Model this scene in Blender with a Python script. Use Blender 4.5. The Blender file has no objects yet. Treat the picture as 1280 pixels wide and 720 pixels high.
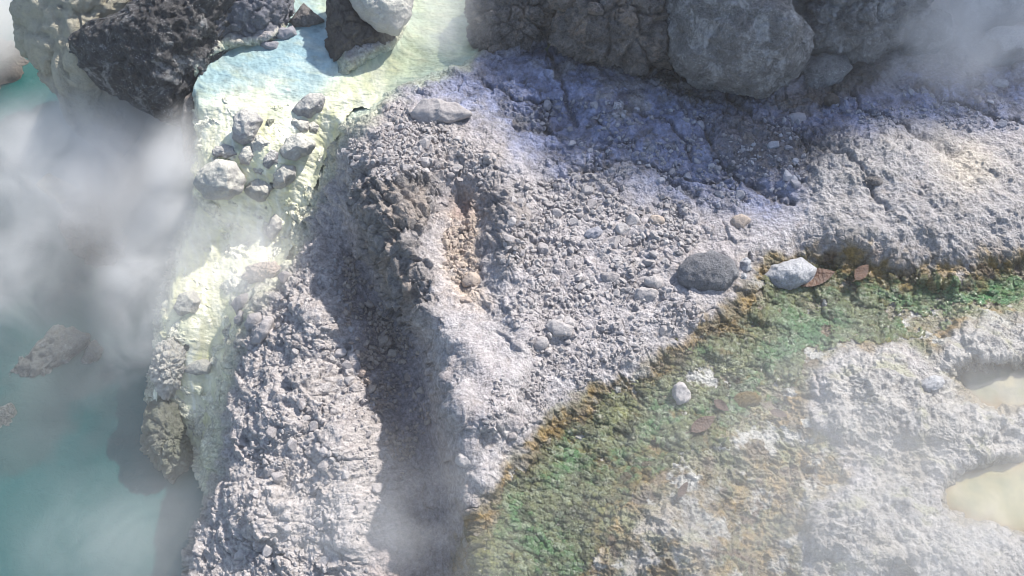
import bpy, math, random
import numpy as np
from mathutils import Vector, Matrix

rng = np.random.default_rng(7)
random.seed(7)
scene = bpy.context.scene
COL = scene.collection
f32 = np.float32

# ------------------------------------------------------------------ camera frame
HFOV = math.radians(58.0); TH = math.tan(HFOV / 2)
PITCH = math.radians(56.0)
DIST = 2.0 / TH
FW = np.array([0, math.cos(PITCH), -math.sin(PITCH)])
RT = np.array([1.0, 0, 0])
UP = np.array([0, math.sin(PITCH), math.cos(PITCH)])
CAM = -FW * DIST

def ray(u, v):
    u = np.asarray(u, float); v = np.asarray(v, float)
    a = (u - 640) / 640 * TH; b = (360 - v) / 640 * TH
    return FW + a[..., None] * RT + b[..., None] * UP

def at(u, v, z=0.0):
    d = ray(u, v)
    t = (np.asarray(z) - CAM[2]) / d[..., 2]
    return CAM + d * t[..., None]

# sun: from the upper right of the picture
SUN_EL = math.radians(43); SUN_H = np.array([0.70, 0.714])
SUN = np.array([SUN_H[0] * math.cos(SUN_EL), SUN_H[1] * math.cos(SUN_EL), math.sin(SUN_EL)])

# ------------------------------------------------------------------ noise (numpy)
def _h(ix, iy, seed, iz=None):
    h = ix.astype(np.int64).astype(np.uint32) * np.uint32(374761393) + iy.astype(np.int64).astype(np.uint32) * np.uint32(668265263)
    if iz is not None:
        h = h + iz.astype(np.int64).astype(np.uint32) * np.uint32(2147483647 - 58)
    h = h + np.uint32((seed * 1274126177) & 0xffffffff)
    h = (h ^ (h >> np.uint32(13))) * np.uint32(1274126177)
    h = h ^ (h >> np.uint32(16))
    h = h * np.uint32(2246822519)
    return h ^ (h >> np.uint32(15))

_ang = np.linspace(0, 2 * np.pi, 256, endpoint=False)
_G2 = np.stack([np.cos(_ang), np.sin(_ang)], 1).astype(f32)
_r3 = np.random.default_rng(3).normal(size=(256, 3)); _G3 = (_r3 / np.linalg.norm(_r3, axis=1)[:, None]).astype(f32)

def perlin(x, y, seed=0):
    x = np.asarray(x, f32); y = np.asarray(y, f32)
    x0 = np.floor(x); y0 = np.floor(y); fx = x - x0; fy = y - y0
    sx = fx * fx * fx * (fx * (fx * 6 - 15) + 10); sy = fy * fy * fy * (fy * (fy * 6 - 15) + 10)
    def g(i, j):
        q = _G2[_h(x0 + i, y0 + j, seed) & np.uint32(255)]
        return q[..., 0] * (fx - i) + q[..., 1] * (fy - j)
    a = g(0, 0); b = g(1, 0); c = g(0, 1); d = g(1, 1)
    return ((a + sx * (b - a)) * (1 - sy) + (c + sx * (d - c)) * sy) * 1.5

def fbm(x, y, octv=4, seed=0, gain=0.5, lac=2.07, ridged=False):
    s = 0; a = 1.0; n = 0; f = 1.0
    for i in range(octv):
        p = perlin(x * f + 11.3 * i, y * f - 7.1 * i, seed + i * 17)
        if ridged: p = 1 - 2 * np.abs(p)
        s = s + a * p; n += a; a *= gain; f *= lac
    return s / n

def worley(x, y, seed=0, jit=0.9):
    x = np.asarray(x, f32); y = np.asarray(y, f32)
    x0 = np.floor(x); y0 = np.floor(y)
    f1 = np.full(x.shape, 9, f32); f2 = np.full(x.shape, 9, f32); cid = np.zeros(x.shape, f32)
    for i in (-1, 0, 1):
        for j in (-1, 0, 1):
            h = _h(x0 + i, y0 + j, seed)
            px = x0 + i + 0.5 + jit * ((h & np.uint32(1023)).astype(f32) / 1023 - 0.5)
            py = y0 + j + 0.5 + jit * (((h >> np.uint32(10)) & np.uint32(1023)).astype(f32) / 1023 - 0.5)
            d = np.hypot(x - px, y - py)
            nearer = d < f1
            f2 = np.where(nearer, f1, np.minimum(f2, d))
            cid = np.where(nearer, ((h >> np.uint32(20)) & np.uint32(1023)).astype(f32) / 1023, cid)
            f1 = np.minimum(f1, d)
    return f1, f2, cid

def chunks(x, y, seed=0, slope=0.9):
    """broken rock: every cell is a tilted flat facet at its own height (in cell units)"""
    x = np.asarray(x, f32); y = np.asarray(y, f32); x0 = np.floor(x); y0 = np.floor(y)
    best = np.full(x.shape, 9, f32); h_ = np.zeros(x.shape, f32); sec = best.copy()
    for i in (-1, 0, 1):
        for j in (-1, 0, 1):
            h = _h(x0 + i, y0 + j, seed)
            dx = x - (x0 + i + 0.5 + 0.95 * ((h & np.uint32(1023)).astype(f32) / 1023 - 0.5)); dy = y - (y0 + j + 0.5 + 0.95 * (((h >> np.uint32(10)) & np.uint32(1023)).astype(f32) / 1023 - 0.5))
            g = h * np.uint32(2654435761); g = g ^ (g >> np.uint32(15)); a = (g & np.uint32(255)).astype(f32) / 255 * 6.2832
            sx = 0.75 + 0.5 * ((g >> np.uint32(8)) & np.uint32(255)).astype(f32) / 255
            d = np.abs(dx * np.cos(a) + dy * np.sin(a)) * sx + 0.8 * np.abs(-dx * np.sin(a) + dy * np.cos(a)) / sx
            d = 0.5 * d + 0.5 * np.hypot(dx, dy)
            b = ((g >> np.uint32(16)) & np.uint32(255)).astype(f32) / 255 * 6.2832; k = slope * ((h >> np.uint32(20)) & np.uint32(255)).astype(f32) / 255
            hh = k * (dx * np.cos(b) + dy * np.sin(b)) + 0.5 * (((g >> np.uint32(24)) & np.uint32(255)).astype(f32) / 255 - 0.5)
            near = d < best
            sec = np.where(near, best, np.minimum(sec, d)); h_ = np.where(near, hh, h_); best = np.minimum(best, d)
    gap = np.clip((sec - best) / 0.12, 0, 1)
    return h_ * (0.4 + 0.6 * gap) - 0.22 * (1 - gap), gap

def perlin3(P, seed=0):
    P = np.asarray(P, f32); x, y, z = P[..., 0], P[..., 1], P[..., 2]
    x0, y0, z0 = np.floor(x), np.floor(y), np.floor(z); fx, fy, fz = x - x0, y - y0, z - z0
    w = lambda t: t * t * t * (t * (t * 6 - 15) + 10)
    sx, sy, sz = w(fx), w(fy), w(fz); s = 0
    for i in (0, 1):
        for j in (0, 1):
            for k in (0, 1):
                q = _G3[_h(x0 + i, y0 + j, seed, z0 + k) & np.uint32(255)]
                d = q[..., 0] * (fx - i) + q[..., 1] * (fy - j) + q[..., 2] * (fz - k)
                s = s + d * (sx if i else 1 - sx) * (sy if j else 1 - sy) * (sz if k else 1 - sz)
    return s * 1.4

def fbm3(P, octv=4, seed=0, gain=0.5, ridged=False):
    s = 0; a = 1.0; n = 0; f = 1.0
    for i in range(octv):
        p = perlin3(P * f + 3.7 * i, seed + 13 * i)
        if ridged: p = 1 - 2 * np.abs(p)
        s = s + a * p; n += a; a *= gain; f *= 2.07
    return s / n

def worley3(P, seed=0):
    P = np.asarray(P, f32); x, y, z = P[..., 0], P[..., 1], P[..., 2]
    x0, y0, z0 = np.floor(x), np.floor(y), np.floor(z)
    f1 = np.full(x.shape, 9, f32); f2 = f1.copy(); cid = np.zeros(x.shape, f32)
    for i in (-1, 0, 1):
        for j in (-1, 0, 1):
            for k in (-1, 0, 1):
                h = _h(x0 + i, y0 + j, seed, z0 + k)
                d = np.sqrt((x - (x0 + i + (h & np.uint32(255)).astype(f32) / 255)) ** 2 + (y - (y0 + j + ((h >> np.uint32(8)) & np.uint32(255)).astype(f32) / 255)) ** 2
                            + (z - (z0 + k + ((h >> np.uint32(16)) & np.uint32(255)).astype(f32) / 255)) ** 2)
                near = d < f1
                f2 = np.where(near, f1, np.minimum(f2, d)); cid = np.where(near, (h >> np.uint32(24)).astype(f32) / 255, cid); f1 = np.minimum(f1, d)
    return f1, f2, cid

def sst(a, b, x):
    t = np.clip((x - a) / (b - a), 0, 1); return t * t * (3 - 2 * t)

# ------------------------------------------------------------------ soft region masks on a coarse raster of the plan
RS = 4.0; RU0, RV0 = -720, -720; RNU, RNV = 680, 540
ru = RU0 + RS * np.arange(RNU); rv = RV0 + RS * np.arange(RNV)
RUU, RVV = np.meshgrid(ru, rv)
_ku = np.fft.rfftfreq(RNU, RS); _kv = np.fft.fftfreq(RNV, RS)
_K2 = _ku[None, :] ** 2 + _kv[:, None] ** 2

def blur(a, s):
    if s <= 0: return a
    return np.fft.irfft2(np.fft.rfft2(a) * np.exp(-2 * np.pi ** 2 * s * s * _K2), s=a.shape)

def inside(poly):
    p = np.array(poly, float); m = np.zeros(RUU.shape, bool)
    for (x1, y1), (x2, y2) in zip(p, np.roll(p, -1, 0)):
        if y1 == y2: continue
        c = ((y1 > RVV) != (y2 > RVV)) & (RUU < (x2 - x1) * (RVV - y1) / (y2 - y1) + x1)
        m ^= c
    return m.astype(float)

def mask(polys, s=8):
    if isinstance(polys[0][0], (int, float)): polys = [polys]
    m = np.zeros(RUU.shape)
    for p in polys: m = np.maximum(m, inside(p))
    return np.clip(blur(m, s), 0, 1)

def gauss(cu, cv, su, sv, ang=0):
    c, s = math.cos(math.radians(ang)), math.sin(math.radians(ang))
    du, dv = RUU - cu, RVV - cv
    a = (c * du + s * dv) / su; b = (-s * du + c * dv) / sv
    return np.exp(-0.5 * (a * a + b * b))

def sample(R, u, v):
    x = np.clip((u - RU0) / RS, 0, RNU - 1.001); y = np.clip((v - RV0) / RS, 0, RNV - 1.001)
    i = x.astype(int); j = y.astype(int); fx = x - i; fy = y - j
    return (R[j, i] * (1 - fx) + R[j, i + 1] * fx) * (1 - fy) + (R[j + 1, i] * (1 - fx) + R[j + 1, i + 1] * fx) * fy

# ---- plan outlines (photograph pixels on the ground)
LEFT_LOW_A = [(428, 150), (422, 235), (440, 290), (470, 340), (505, 395), (535, 435), (300, 460), (-720, 460), (-720, 150)]
LEFT_LOW_B = [(500, 390), (522, 420), (545, 470), (552, 560), (575, 640), (588, 720), (595, 1500), (-720, 1500), (-720, 390)]
CASC = [(236, 125), (420, 118), (440, 150), (412, 190), (395, 240), (366, 318), (350, 345), (318, 365), (295, 420), (280, 490), (272, 560), (258, 620), (240, 640), (215, 600), (190, 570), (184, 520), (198, 400), (214, 330), (238, 250), (234, 190)]
POOLZ = [(226, 760), (236, 690), (258, 625), (240, 600), (205, 588), (182, 545), (186, 480), (198, 400), (212, 330), (240, 250), (236, 175), (240, 120), (200, -60), (190, -720), (-720, -720), (-720, 1500), (190, 1500)]
UPPERPOOL = [(236, 128), (252, 88), (290, 62), (345, 50), (362, 20), (395, -60), (420, -60), (424, 60), (424, 125)]
STREAM = [(392, -720), (640, -720), (604, 0), (606, 56), (580, 80), (520, 98), (470, 128), (440, 155), (408, 150), (400, 125), (420, 95), (480, 68), (500, 50), (512, 20), (400, 20)]
CREVICE = [(640, 70), (690, 50), (712, 30), (725, 45), (700, 66), (650, 78), (600, 84)]
MOUND_R = [(1000, 268), (1012, 215), (1060, 185), (1130, 166), (1240, 190), (1900, 190), (1900, 330), (1280, 322), (1190, 335), (1095, 322), (1030, 300)]
ALGAE = [(1100, 338), (1020, 322), (955, 335), (940, 375), (880, 412), (810, 458), (735, 508), (672, 556), (630, 605), (600, 655), (580, 720), (575, 1500), (740, 1500), (735, 720), (770, 650), (800, 605), (850, 580), (905, 575), (985, 520), (1010, 460), (1060, 432), (1140, 432), (1190, 400), (1260, 395), (1960, 395), (1960, 340), (1280, 330), (1190, 345)]
WETBED = [(1100, 332), (1020, 312), (945, 325), (930, 372), (870, 410), (800, 452), (725, 500), (662, 548), (618, 600), (590, 655), (572, 720), (570, 1500), (1010, 1500), (1000, 720), (1010, 630), (1060, 590), (1010, 520), (1010, 460), (1060, 432), (1140, 432), (1170, 470), (1180, 410), (1960, 410), (1960, 325), (1280, 318), (1190, 338)]
HOLLOW = [(556, 246), (585, 236), (604, 250), (606, 300), (600, 345), (612, 372), (580, 392), (562, 362), (545, 335), (552, 296), (545, 268)]
RIM = [(428, 160), (500, 122), (560, 118), (630, 170), (655, 250), (610, 235), (545, 220), (520, 300), (545, 370), (500, 345), (450, 270), (430, 220)]
PUDDLE_A = [(1172, 612), (1200, 588), (1250, 580), (1330, 545), (1500, 560), (1500, 690), (1300, 672), (1262, 665), (1215, 655), (1185, 640)]
PUDDLE_B = [(1182, 470), (1200, 458), (1300, 450), (1500, 455), (1500, 520), (1290, 508), (1240, 512), (1205, 505)]

# ---- height of the ground (metres) by plan position
H = np.zeros(RUU.shape)
H += 0.03 * gauss(760, 330, 160, 90) - 0.02 * sst(300, 560, RVV) * sst(560, 800, RUU)
def region(poly, z, s):
    global H
    m = mask(poly, s); H = H * (1 - m) + z * m
H += 0.07 * mask(RIM, 18) + 0.06 * gauss(500, 265, 22, 34) + 0.05 * gauss(480, 190, 50, 30)
H -= 0.045 * mask(HOLLOW, 10) + 0.03 * gauss(505, 290, 9, 7)
H += 0.05 * gauss(640, 280, 14, 50, 8)
H += 0.06 * gauss(600, 500, 35, 40) + 0.05 * gauss(585, 425, 25, 30) + 0.04 * gauss(640, 440, 20, 60, 15)
sl = np.clip((440 - RUU) / 190, -0.4, 1.3)
LOW = -0.22 - 0.16 * np.clip(sl, 0, 2) ** 1.8 - 0.09 * np.exp(-((RUU - (470 + 0.22 * (RVV - 350))) / 40) ** 2)
LOW -= 0.0002 * (RVV - 400)
region(LEFT_LOW_A, LOW, 17)
region(LEFT_LOW_B, LOW, 8)
CZ = np.interp(RVV, [100, 130, 170, 230, 300, 340, 400, 480, 520, 600], [-0.08, -0.09, -0.17, -0.29, -0.44, -0.48, -0.55, -0.68, -0.76, -0.95])
CZ += 0.10 * gauss(330, 190, 45, 40, -30) + 0.06 * gauss(265, 215, 25, 30) - 0.03 * gauss(395, 220, 12, 60, 12) + 0.07 * gauss(235, 430, 18, 50)
CZ += 0.09 * gauss(320, 400, 22, 40)
region(CASC, CZ, 12)
region(UPPERPOOL, -0.11, 6)
region(STREAM, -0.10, 8)
region(CREVICE, -0.08, 6)
region(POOLZ, -1.3, 4)
H += 0.05 * mask(MOUND_R, 24) + 0.04 * gauss(1120, 200, 60, 25, 15) + 0.03 * gauss(1180, 270, 90, 25)
H -= 0.045 * mask(ALGAE, 20)
H -= 0.03 * mask(WETBED, 14)
H += 0.055 * gauss(1120, 505, 62, 38, 25) + 0.05 * gauss(1235, 440, 42, 24, 10) + 0.03 * gauss(1200, 530, 55, 16, 18)
H += 0.055 * gauss(1090, 660, 75, 38, 10) + 0.045 * gauss(1230, 705, 80, 26, 8) + 0.035 * gauss(850, 670, 45, 50, 20) + 0.025 * gauss(1040, 540, 30, 20)
H -= 0.05 * gauss(960, 640, 40, 60, 40) 
m = mask(PUDDLE_A, 6); H = H * (1 - m) - 0.085 * m
m = mask(PUDDLE_B, 6); H = H * (1 - m) - 0.075 * m
H -= 0.05 * gauss(705, 148, 20, 16) 
H -= 0.03 * gauss(1205, 205, 22, 28)

for (u_, v_, a_, su_, sv_, g_) in [(575, 505, .07, 24, 30, 15), (600, 455, .05, 18, 16, 0), (625, 510, .05, 26, 18, -20), (590, 560, .05, 22, 22, 0), (565, 425, .05, 20, 14, -30), (640, 470, .03, 30, 14, -25), (608, 600, .04, 16, 20, 0), (545, 395, .05, 14, 20, 20), (560, 500, .06, 22, 34, 20), (610, 530, .04, 24, 20, 0), (700, 412, .025, 22, 12, -20), (655, 400, .03, 16, 40, 10), (905, 175, .035, 40, 26, -15), (985, 205, .03, 30, 24, 0),
        (660, 110, .03, 40, 20, -20), (760, 130, .03, 30, 20, 20), (830, 170, .025, 35, 14, -25), (740, 190, .02, 40, 12, -20), (650, 205, .03, 18, 12, 0), (560, 190, .03, 30, 14, -10), (1180, 120, .03, 40, 16, -15), (1090, 130, .025, 30, 14, 15),
        (390, 400, .07, 30, 40, 10), (350, 520, .08, 30, 45, 15), (420, 560, .06, 28, 40, 0), (330, 640, .08, 40, 40, 0), (430, 660, .07, 25, 40, 0), (385, 480, .05, 25, 25, 0), (455, 430, .04, 20, 30, 20),
        (895, 440, .03, 25, 10, 25), (970, 400, .025, 30, 10, 15), (920, 560, .03, 30, 16, 0), (850, 545, .03, 20, 24, 0), (800, 560, .02, 24, 18, 0), (1180, 350, .03, 30, 10, 5)]:
    H += a_ * gauss(u_, v_, su_ * 0.75, sv_ * 0.75, g_)
# ---- zone masks
Z = {}
Z['left'] = np.maximum(mask(LEFT_LOW_A, 10), mask(LEFT_LOW_B, 6))
Z['casc'] = mask(CASC, 7)
Z['strm'] = np.maximum(mask(STREAM, 5), mask(UPPERPOOL, 5))
Z['pool'] = mask(POOLZ, 4)
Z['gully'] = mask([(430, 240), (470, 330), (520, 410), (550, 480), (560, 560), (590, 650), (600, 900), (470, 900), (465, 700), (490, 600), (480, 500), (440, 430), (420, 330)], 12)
Z['blue'] = mask([(470, 120), (600, 75), (700, 55), (850, 110), (960, 120), (1080, 110), (1290, 90), (1290, 140), (1150, 155), (1040, 200), (1000, 260), (960, 270), (860, 250), (760, 240), (680, 210), (640, 180), (560, 130)], 16)
Z['dark_gnd'] = np.maximum(mask([(690, 60), (760, 70), (850, 90), (890, 118), (960, 126), (1010, 105), (1070, 70), (1120, 75), (1080, 115), (1030, 140), (960, 138), (880, 135), (820, 115), (740, 85)], 7), mask([(950, 150), (1060, 160), (1090, 195), (1020, 230), (960, 215)], 14) * 0.8)
Z['dark_gnd'] = np.maximum(Z['dark_gnd'], mask([(880, 130), (960, 145), (1060, 165), (1090, 200), (1020, 240), (930, 215), (880, 180)], 16) * 0.75)
Z['dark_gnd'] = np.maximum(Z['dark_gnd'], mask([(1100, 165), (1180, 175), (1170, 205), (1090, 200)], 8) * 0.6)
Z['rub'] = mask([(640, 215), (720, 200), (860, 250), (930, 260), (880, 330), (820, 350), (800, 400), (720, 440), (670, 450), (640, 400), (625, 330)], 22)
Z['rim'] = mask(RIM, 12)
Z['ridge'] = mask([(440, 225), (500, 215), (545, 225), (535, 280), (525, 320), (550, 390), (520, 402), (480, 360), (450, 300)], 8)
Z['ridge'] = np.maximum(Z['ridge'], mask([(598, 225), (650, 230), (660, 290), (640, 345), (618, 330), (612, 280)], 9) * 0.7)
Z['holl'] = mask(HOLLOW, 7)
Z['crustR'] = mask(MOUND_R, 14)
Z['crustB'] = np.clip(mask([[(1020, 520), (1040, 450), (1100, 432), (1150, 470), (1180, 440), (1200, 405), (1400, 400), (1400, 450), (1200, 470), (1215, 510), (1400, 520), (1400, 560), (1250, 570), (1190, 590), (1160, 620), (1190, 650), (1270, 670), (1500, 690), (1500, 1500), (1020, 1500), (1010, 660), (1040, 610), (1100, 595), (1060, 570)], [(775, 760), (780, 680), (820, 630), (900, 600), (905, 660), (890, 760)]], 9), 0, 1)
Z['algae'] = mask(ALGAE, 9)
Z['wet'] = mask(WETBED, 10)
Z['sand'] = gauss(1210, 205, 26, 26, 60)

# ------------------------------------------------------------------ the dense ground grid
def axis(lo, a, b, hi, step):
    core = np.arange(a, b + 1e-6, step); out = []; x = a; s = step
    while x > lo: s *= 1.09; x -= s; out.append(x)
    out2 = []; x = core[-1]; s = step
    while x < hi: s *= 1.09; x += s; out2.append(x)
    return np.array(out[::-1] + list(core) + out2)
STEP = 1.0
GU = axis(-680, -40, 1320, 1940, STEP); GV = axis(-420, -60, 760, 1380, STEP)
UU, VV = np.meshgrid(GU, GV); NU, NV = len(GU), len(GV)
w1 = fbm(UU / 60, VV / 60, 4, 5); w2 = fbm(UU / 60, VV / 60, 4, 9)
WU, WV = UU + 16 * w1, VV + 16 * w2
w3 = fbm(UU / 18, VV / 18, 3, 15); w4 = fbm(UU / 18, VV / 18, 3, 19)
WU2, WV2 = WU + 7 * w3, WV + 7 * w4
hz = sample(H, UU + 7 * w1 + 3 * w3, VV + 7 * w2 + 3 * w4)
P = at(UU, VV, hz)
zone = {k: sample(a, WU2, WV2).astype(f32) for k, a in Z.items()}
zs = {k: sample(a, WU, WV).astype(f32) for k, a in Z.items() if k in ('algae', 'wet')}

def grid_normals(P):
    du = np.gradient(P, axis=1); dv = np.gradient(P, axis=0)
    n = np.cross(dv, du); n /= np.linalg.norm(n, axis=2)[..., None] + 1e-12
    return n * np.sign(n[..., 2:3] + 1e-9)
N0 = grid_normals(P)
zl = np.minimum(hz + 0.04, 0) * sample(np.maximum(mask(LEFT_LOW_A, 24), mask(LEFT_LOW_B, 18)), UU, VV)
qx = (P[..., 0] + 0.8 * zl).astype(f32); qy = (P[..., 1] + 0.5 * zl).astype(f32)
dwx = qx + 0.03 * fbm(qx * 7, qy * 7, 3, 31); dwy = qy + 0.03 * fbm(qx * 7, qy * 7, 3, 37)

dome = lambda f, r: np.sqrt(np.clip(1 - (f / r) ** 2, 0, 1))
big = fbm(qx * 3, qy * 3, 5, 1); mid = fbm(qx * 11, qy * 11, 5, 2); fine = fbm(qx * 55, qy * 55, 3, 3)
rdg = fbm(dwx * 7, dwy * 7, 6, 4, gain=0.55, ridged=True)
c1 = worley(dwx * 17, dwy * 17, 41); c2 = worley(dwx * 34, dwy * 34, 42); c3 = worley(dwx * 70, dwy * 70, 43)
pl = worley(dwx * 6 + 0.3 * mid, dwy * 8.5 + 0.3 * big, 44); pl2 = worley(dwx * 15, dwy * 20, 45)
# ripple texture of the crusts, drawn out along the flow
ca, sa = math.cos(math.radians(-22)), math.sin(math.radians(-22))
ex = (qx * ca + qy * sa); ey = (-qx * sa + qy * ca)
rip = fbm(ex * 14 + 0.8 * mid, ey * 38 + 1.2 * mid, 5, 6, ridged=True)
rip2 = fbm(ex * 40, ey * 75, 4, 66)

cob = lambda c, r, thr: dome(c[0], r) * sst(thr, thr + 0.25, c[2])
cobble = 0.020 * cob(c1, 0.55, 0.35) * (0.5 + c1[2]) + 0.011 * cob(c2, 0.58, 0.25) * (0.5 + c2[2]) + 0.005 * cob(c3, 0.6, 0.2)
crack = sst(0.10, 0.0, pl[1] - pl[0]); crack2 = sst(0.12, 0.0, pl2[1] - pl2[0])
facet = 0.022 * (c1[1] - c1[0]) + 0.012 * (c2[1] - c2[0])

z = zone
wx = qx + 0.012 * fbm(qx * 25, qy * 25, 3, 131); wy = qy + 0.012 * fbm(qx * 25, qy * 25, 3, 137)
k1, g1_ = chunks(wx * 9, wy * 9, 141); k2, g2_ = chunks(wx * 21, wy * 21, 142); k3, g3_ = chunks(wx * 46, wy * 46, 143); k4, g4_ = chunks(wx * 85, wy * 85, 144); ka, ga_ = chunks(ex * 24 + 0.5 * mid, ey * 46 + 0.5 * mid, 145); kb, gb_ = chunks(ex * 55, ey * 95, 146)
patch1 = sst(-0.1, 0.22, fbm(qx * 4, qy * 4, 4, 151)); patch2 = sst(-0.08, 0.2, fbm(qx * 9, qy * 9, 4, 152)); patch3 = sst(-0.06, 0.16, fbm(qx * 6, qy * 6, 5, 153))
k1 = k1 * 0.85; k2 = k2 * 0.65; k3 = k3 * 0.72 * (0.12 + 0.88 * patch3); k4 = k4 * 0.7 * (0.15 + 0.85 * patch3); ka = ka * 0.6 * (0.2 + 0.8 * patch3); kb = kb * 0.6 * (0.25 + 0.75 * patch3)
def crease(line, w):
    d = np.full(UU.shape, 1e9, f32)
    for (x1, y1), (x2, y2) in zip(line[:-1], line[1:]):
        t_ = np.clip(((WU2 - x1) * (x2 - x1) + (WV2 - y1) * (y2 - y1)) / ((x2 - x1) ** 2 + (y2 - y1) ** 2), 0, 1)
        d = np.minimum(d, np.hypot(WU2 - x1 - t_ * (x2 - x1), WV2 - y1 - t_ * (y2 - y1)))
    return np.exp(-(d / w) ** 2)
LINES = [[(690, 60), (700, 100), (706, 130)], [(850, 130), (880, 170), (905, 200), (985, 262)], [(1000, 170), (1060, 200), (1110, 255)], [(1105, 140), (1150, 170), (1195, 190)],
         [(700, 120), (720, 160), (680, 160), (690, 130)], [(780, 130), (840, 150), (860, 200)], [(720, 215), (800, 205), (870, 240)], [(905, 110), (940, 150), (990, 165), (1010, 190)], [(430, 230), (455, 300), (500, 370)],
         [(610, 100), (650, 125), (690, 130)], [(640, 150), (700, 175), (790, 180)], [(830, 215), (900, 225), (940, 250)], [(1140, 110), (1200, 130), (1280, 150)], [(1060, 120), (1120, 150)]]
crk = np.zeros(UU.shape, f32)
for ln_ in LINES: crk = np.maximum(crk, crease(ln_, 3.2))
iso = fbm(qx * 24, qy * 24, 5, 161, gain=0.6); iso2 = fbm(wx * 60, wy * 60, 4, 162, gain=0.6)
billow = fbm(dwx * 16, dwy * 16, 6, 163, gain=0.58, ridged=True)
an_a = math.radians(-62); sxx = qx * math.cos(an_a) + qy * math.sin(an_a); syy = -qx * math.sin(an_a) + qy * math.cos(an_a)
strata = fbm(sxx * 5, syy * 34, 5, 164, ridged=True)
rough_ = k1 / 9 * 0.55 + k2 / 21 * 0.6 * patch1 + k3 / 46 * 0.45 * patch2
soft = np.clip(z['strm'] + z['pool'], 0, 1)
cr = np.maximum(z['crustR'], z['crustB'])
base = 0.020 * big + 0.009 * mid + 0.0012 * fine
D = base - 0.022 * crk * (1 - soft)
left = z['left'] * (1 - z['casc'])
pa = 0.25 + 0.75 * patch1; pb = 0.2 + 0.8 * patch2
D = D + left * ((1 - 0.5 * z['gully']) * (0.020 * rdg + 0.016 * mid + 0.4 * k1 / 9 * pa + 0.6 * k2 / 21 * pa + 0.8 * k3 / 46 * pb + 0.9 * k4 / 85 + 0.006 * billow + 0.004 * iso) - 0.010 * crack * (1 - patch3) * (1 - z['gully']) + 0.003 * iso2)
rdg2 = fbm(dwx * 9, dwy * 15, 5, 165, ridged=True)
D = D + z['blue'] * (0.010 * rdg2 -0.010 * crack * patch1 - 0.004 * crack2 * patch2 + 0.020 * (pl[2] - 0.5) * pa + 0.008 * (pl2[2] - 0.5) * pa + 0.012 * rdg + 0.006 * billow + 0.5 * k2 / 21 * patch2 + 0.4 * k1 / 9 * patch1 + 0.7 * k3 / 46 * pb + 0.4 * k4 / 85 - 0.008 * sst(0.55, 0.9, rdg2))
rr = np.clip(z['rub'] + 0.9 * z['rim'] + z['holl'] * 0.9, 0, 1)
D = D + rr * (-0.007 * crack2 * (1 - patch3) + 0.010 * (pl2[2] - 0.5) * (1 - patch3) + 0.4 * k2 / 21 * patch1 + 0.5 * k3 / 46 * pb + 0.4 * k4 / 85)
D = D + np.clip(z['ridge'] + 0.35 * z['rim'], 0, 1) * (0.028 * rdg + 0.45 * rough_ + 0.030 * strata * z['ridge'] + 0.016 * billow + 0.9 * k3 / 46 + 0.5 * k4 / 85)
D = D + z['crustB'] * (0.010 * rdg + 0.010 * mid + 0.008 * billow) + cr * (0.016 * mid + 0.018 * rdg + 0.5 * ka / 24 * pa + 0.6 * ka / 46 * pb + 0.8 * kb / 60)
D = D + z['holl'] * (0.020 * rdg + 0.3 * k1 / 9 + 0.010 * billow)
D = D + z['dark_gnd'] * (0.8 * k3 / 46 + 0.6 * k2 / 21 + 0.012 * rdg + 0.6 * k4 / 85)
gen = np.clip(1 - z['left'] - z['blue'] - cr - z['wet'] - z['casc'] - soft, 0, 1)
D = D + gen * (0.5 * k2 / 21 * patch1 * patch2 + 0.35 * k1 / 9 * patch1 + 0.009 * rdg + 0.6 * k3 / 46 * patch2 + 0.4 * k4 / 85)
D = D + z['casc'] * (0.014 * rdg + 0.03 * mid + 0.010 * billow + 0.3 * k1 / 9 + 0.25 * k2 / 21 + 0.004 * iso)
nb = 1 - z['algae']
D = D + z['wet'] * (1 - z['crustB']) * (0.006 * rdg + 0.002 * iso2 + 0.22 * k2 / 21 * patch1 + 0.2 * k1 / 9 + 0.010 * billow + 0.010 * rip + nb * (0.006 * billow + 0.4 * k2 / 21 * patch1 + 0.5 * ka / 46 + 0.4 * kb / 60))
D = D * (1 - 0.75 * z['strm'])
P = P + N0 * D[..., None]
NG = grid_normals(P)

# ---- colour of the ground by zone (albedo)
def mixc(c, k, new):
    return c * (1 - k[..., None]) + np.asarray(new) * k[..., None]
Z2 = {'stain': mask([STREAM, UPPERPOOL, CASC], 15), 'pud': mask([PUDDLE_A, PUDDLE_B], 13)}
stain = sample(Z2['stain'], WU2, WV2); pudm = sample(Z2['pud'], WU2, WV2)
n_h = fbm(qx * 9, qy * 9, 5, 191, gain=0.6)
C = np.ones(P.shape) * np.array([0.345, 0.325, 0.325])
C = mixc(C, sst(0.0, 0.5, big + 0.3 * mid) * 0.6, (0.275, 0.25, 0.25))
C = mixc(C, z['left'], (0.372, 0.345, 0.332))
C = mixc(C, z['left'] * sst(0, 0.5, mid) * 0.6, (0.29, 0.262, 0.25))
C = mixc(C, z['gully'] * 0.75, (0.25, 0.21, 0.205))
C = mixc(C, z['blue'], (0.155, 0.175, 0.275))
C = mixc(C, z['blue'] * sst(-0.1, 0.4, mid + 0.6 * iso), (0.235, 0.26, 0.39))
C = mixc(C, z['blue'] * sst(0.0, 0.5, -mid - 0.5 * iso + 0.3 * big) * 0.8, (0.085, 0.085, 0.105))
C = mixc(C, z['blue'] * sst(0.15, 0.45, big + 0.5 * mid) * 0.8, (0.23, 0.215, 0.205))
C = mixc(C, z['blue'] * np.clip(crack * 0.5 * patch1 + 0.3 * crack2 * patch2, 0, 1), (0.08, 0.078, 0.085))
C = mixc(C, crk * 0.7 * (1 - z['left']) * (1 - soft), (0.09, 0.08, 0.078))
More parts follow.
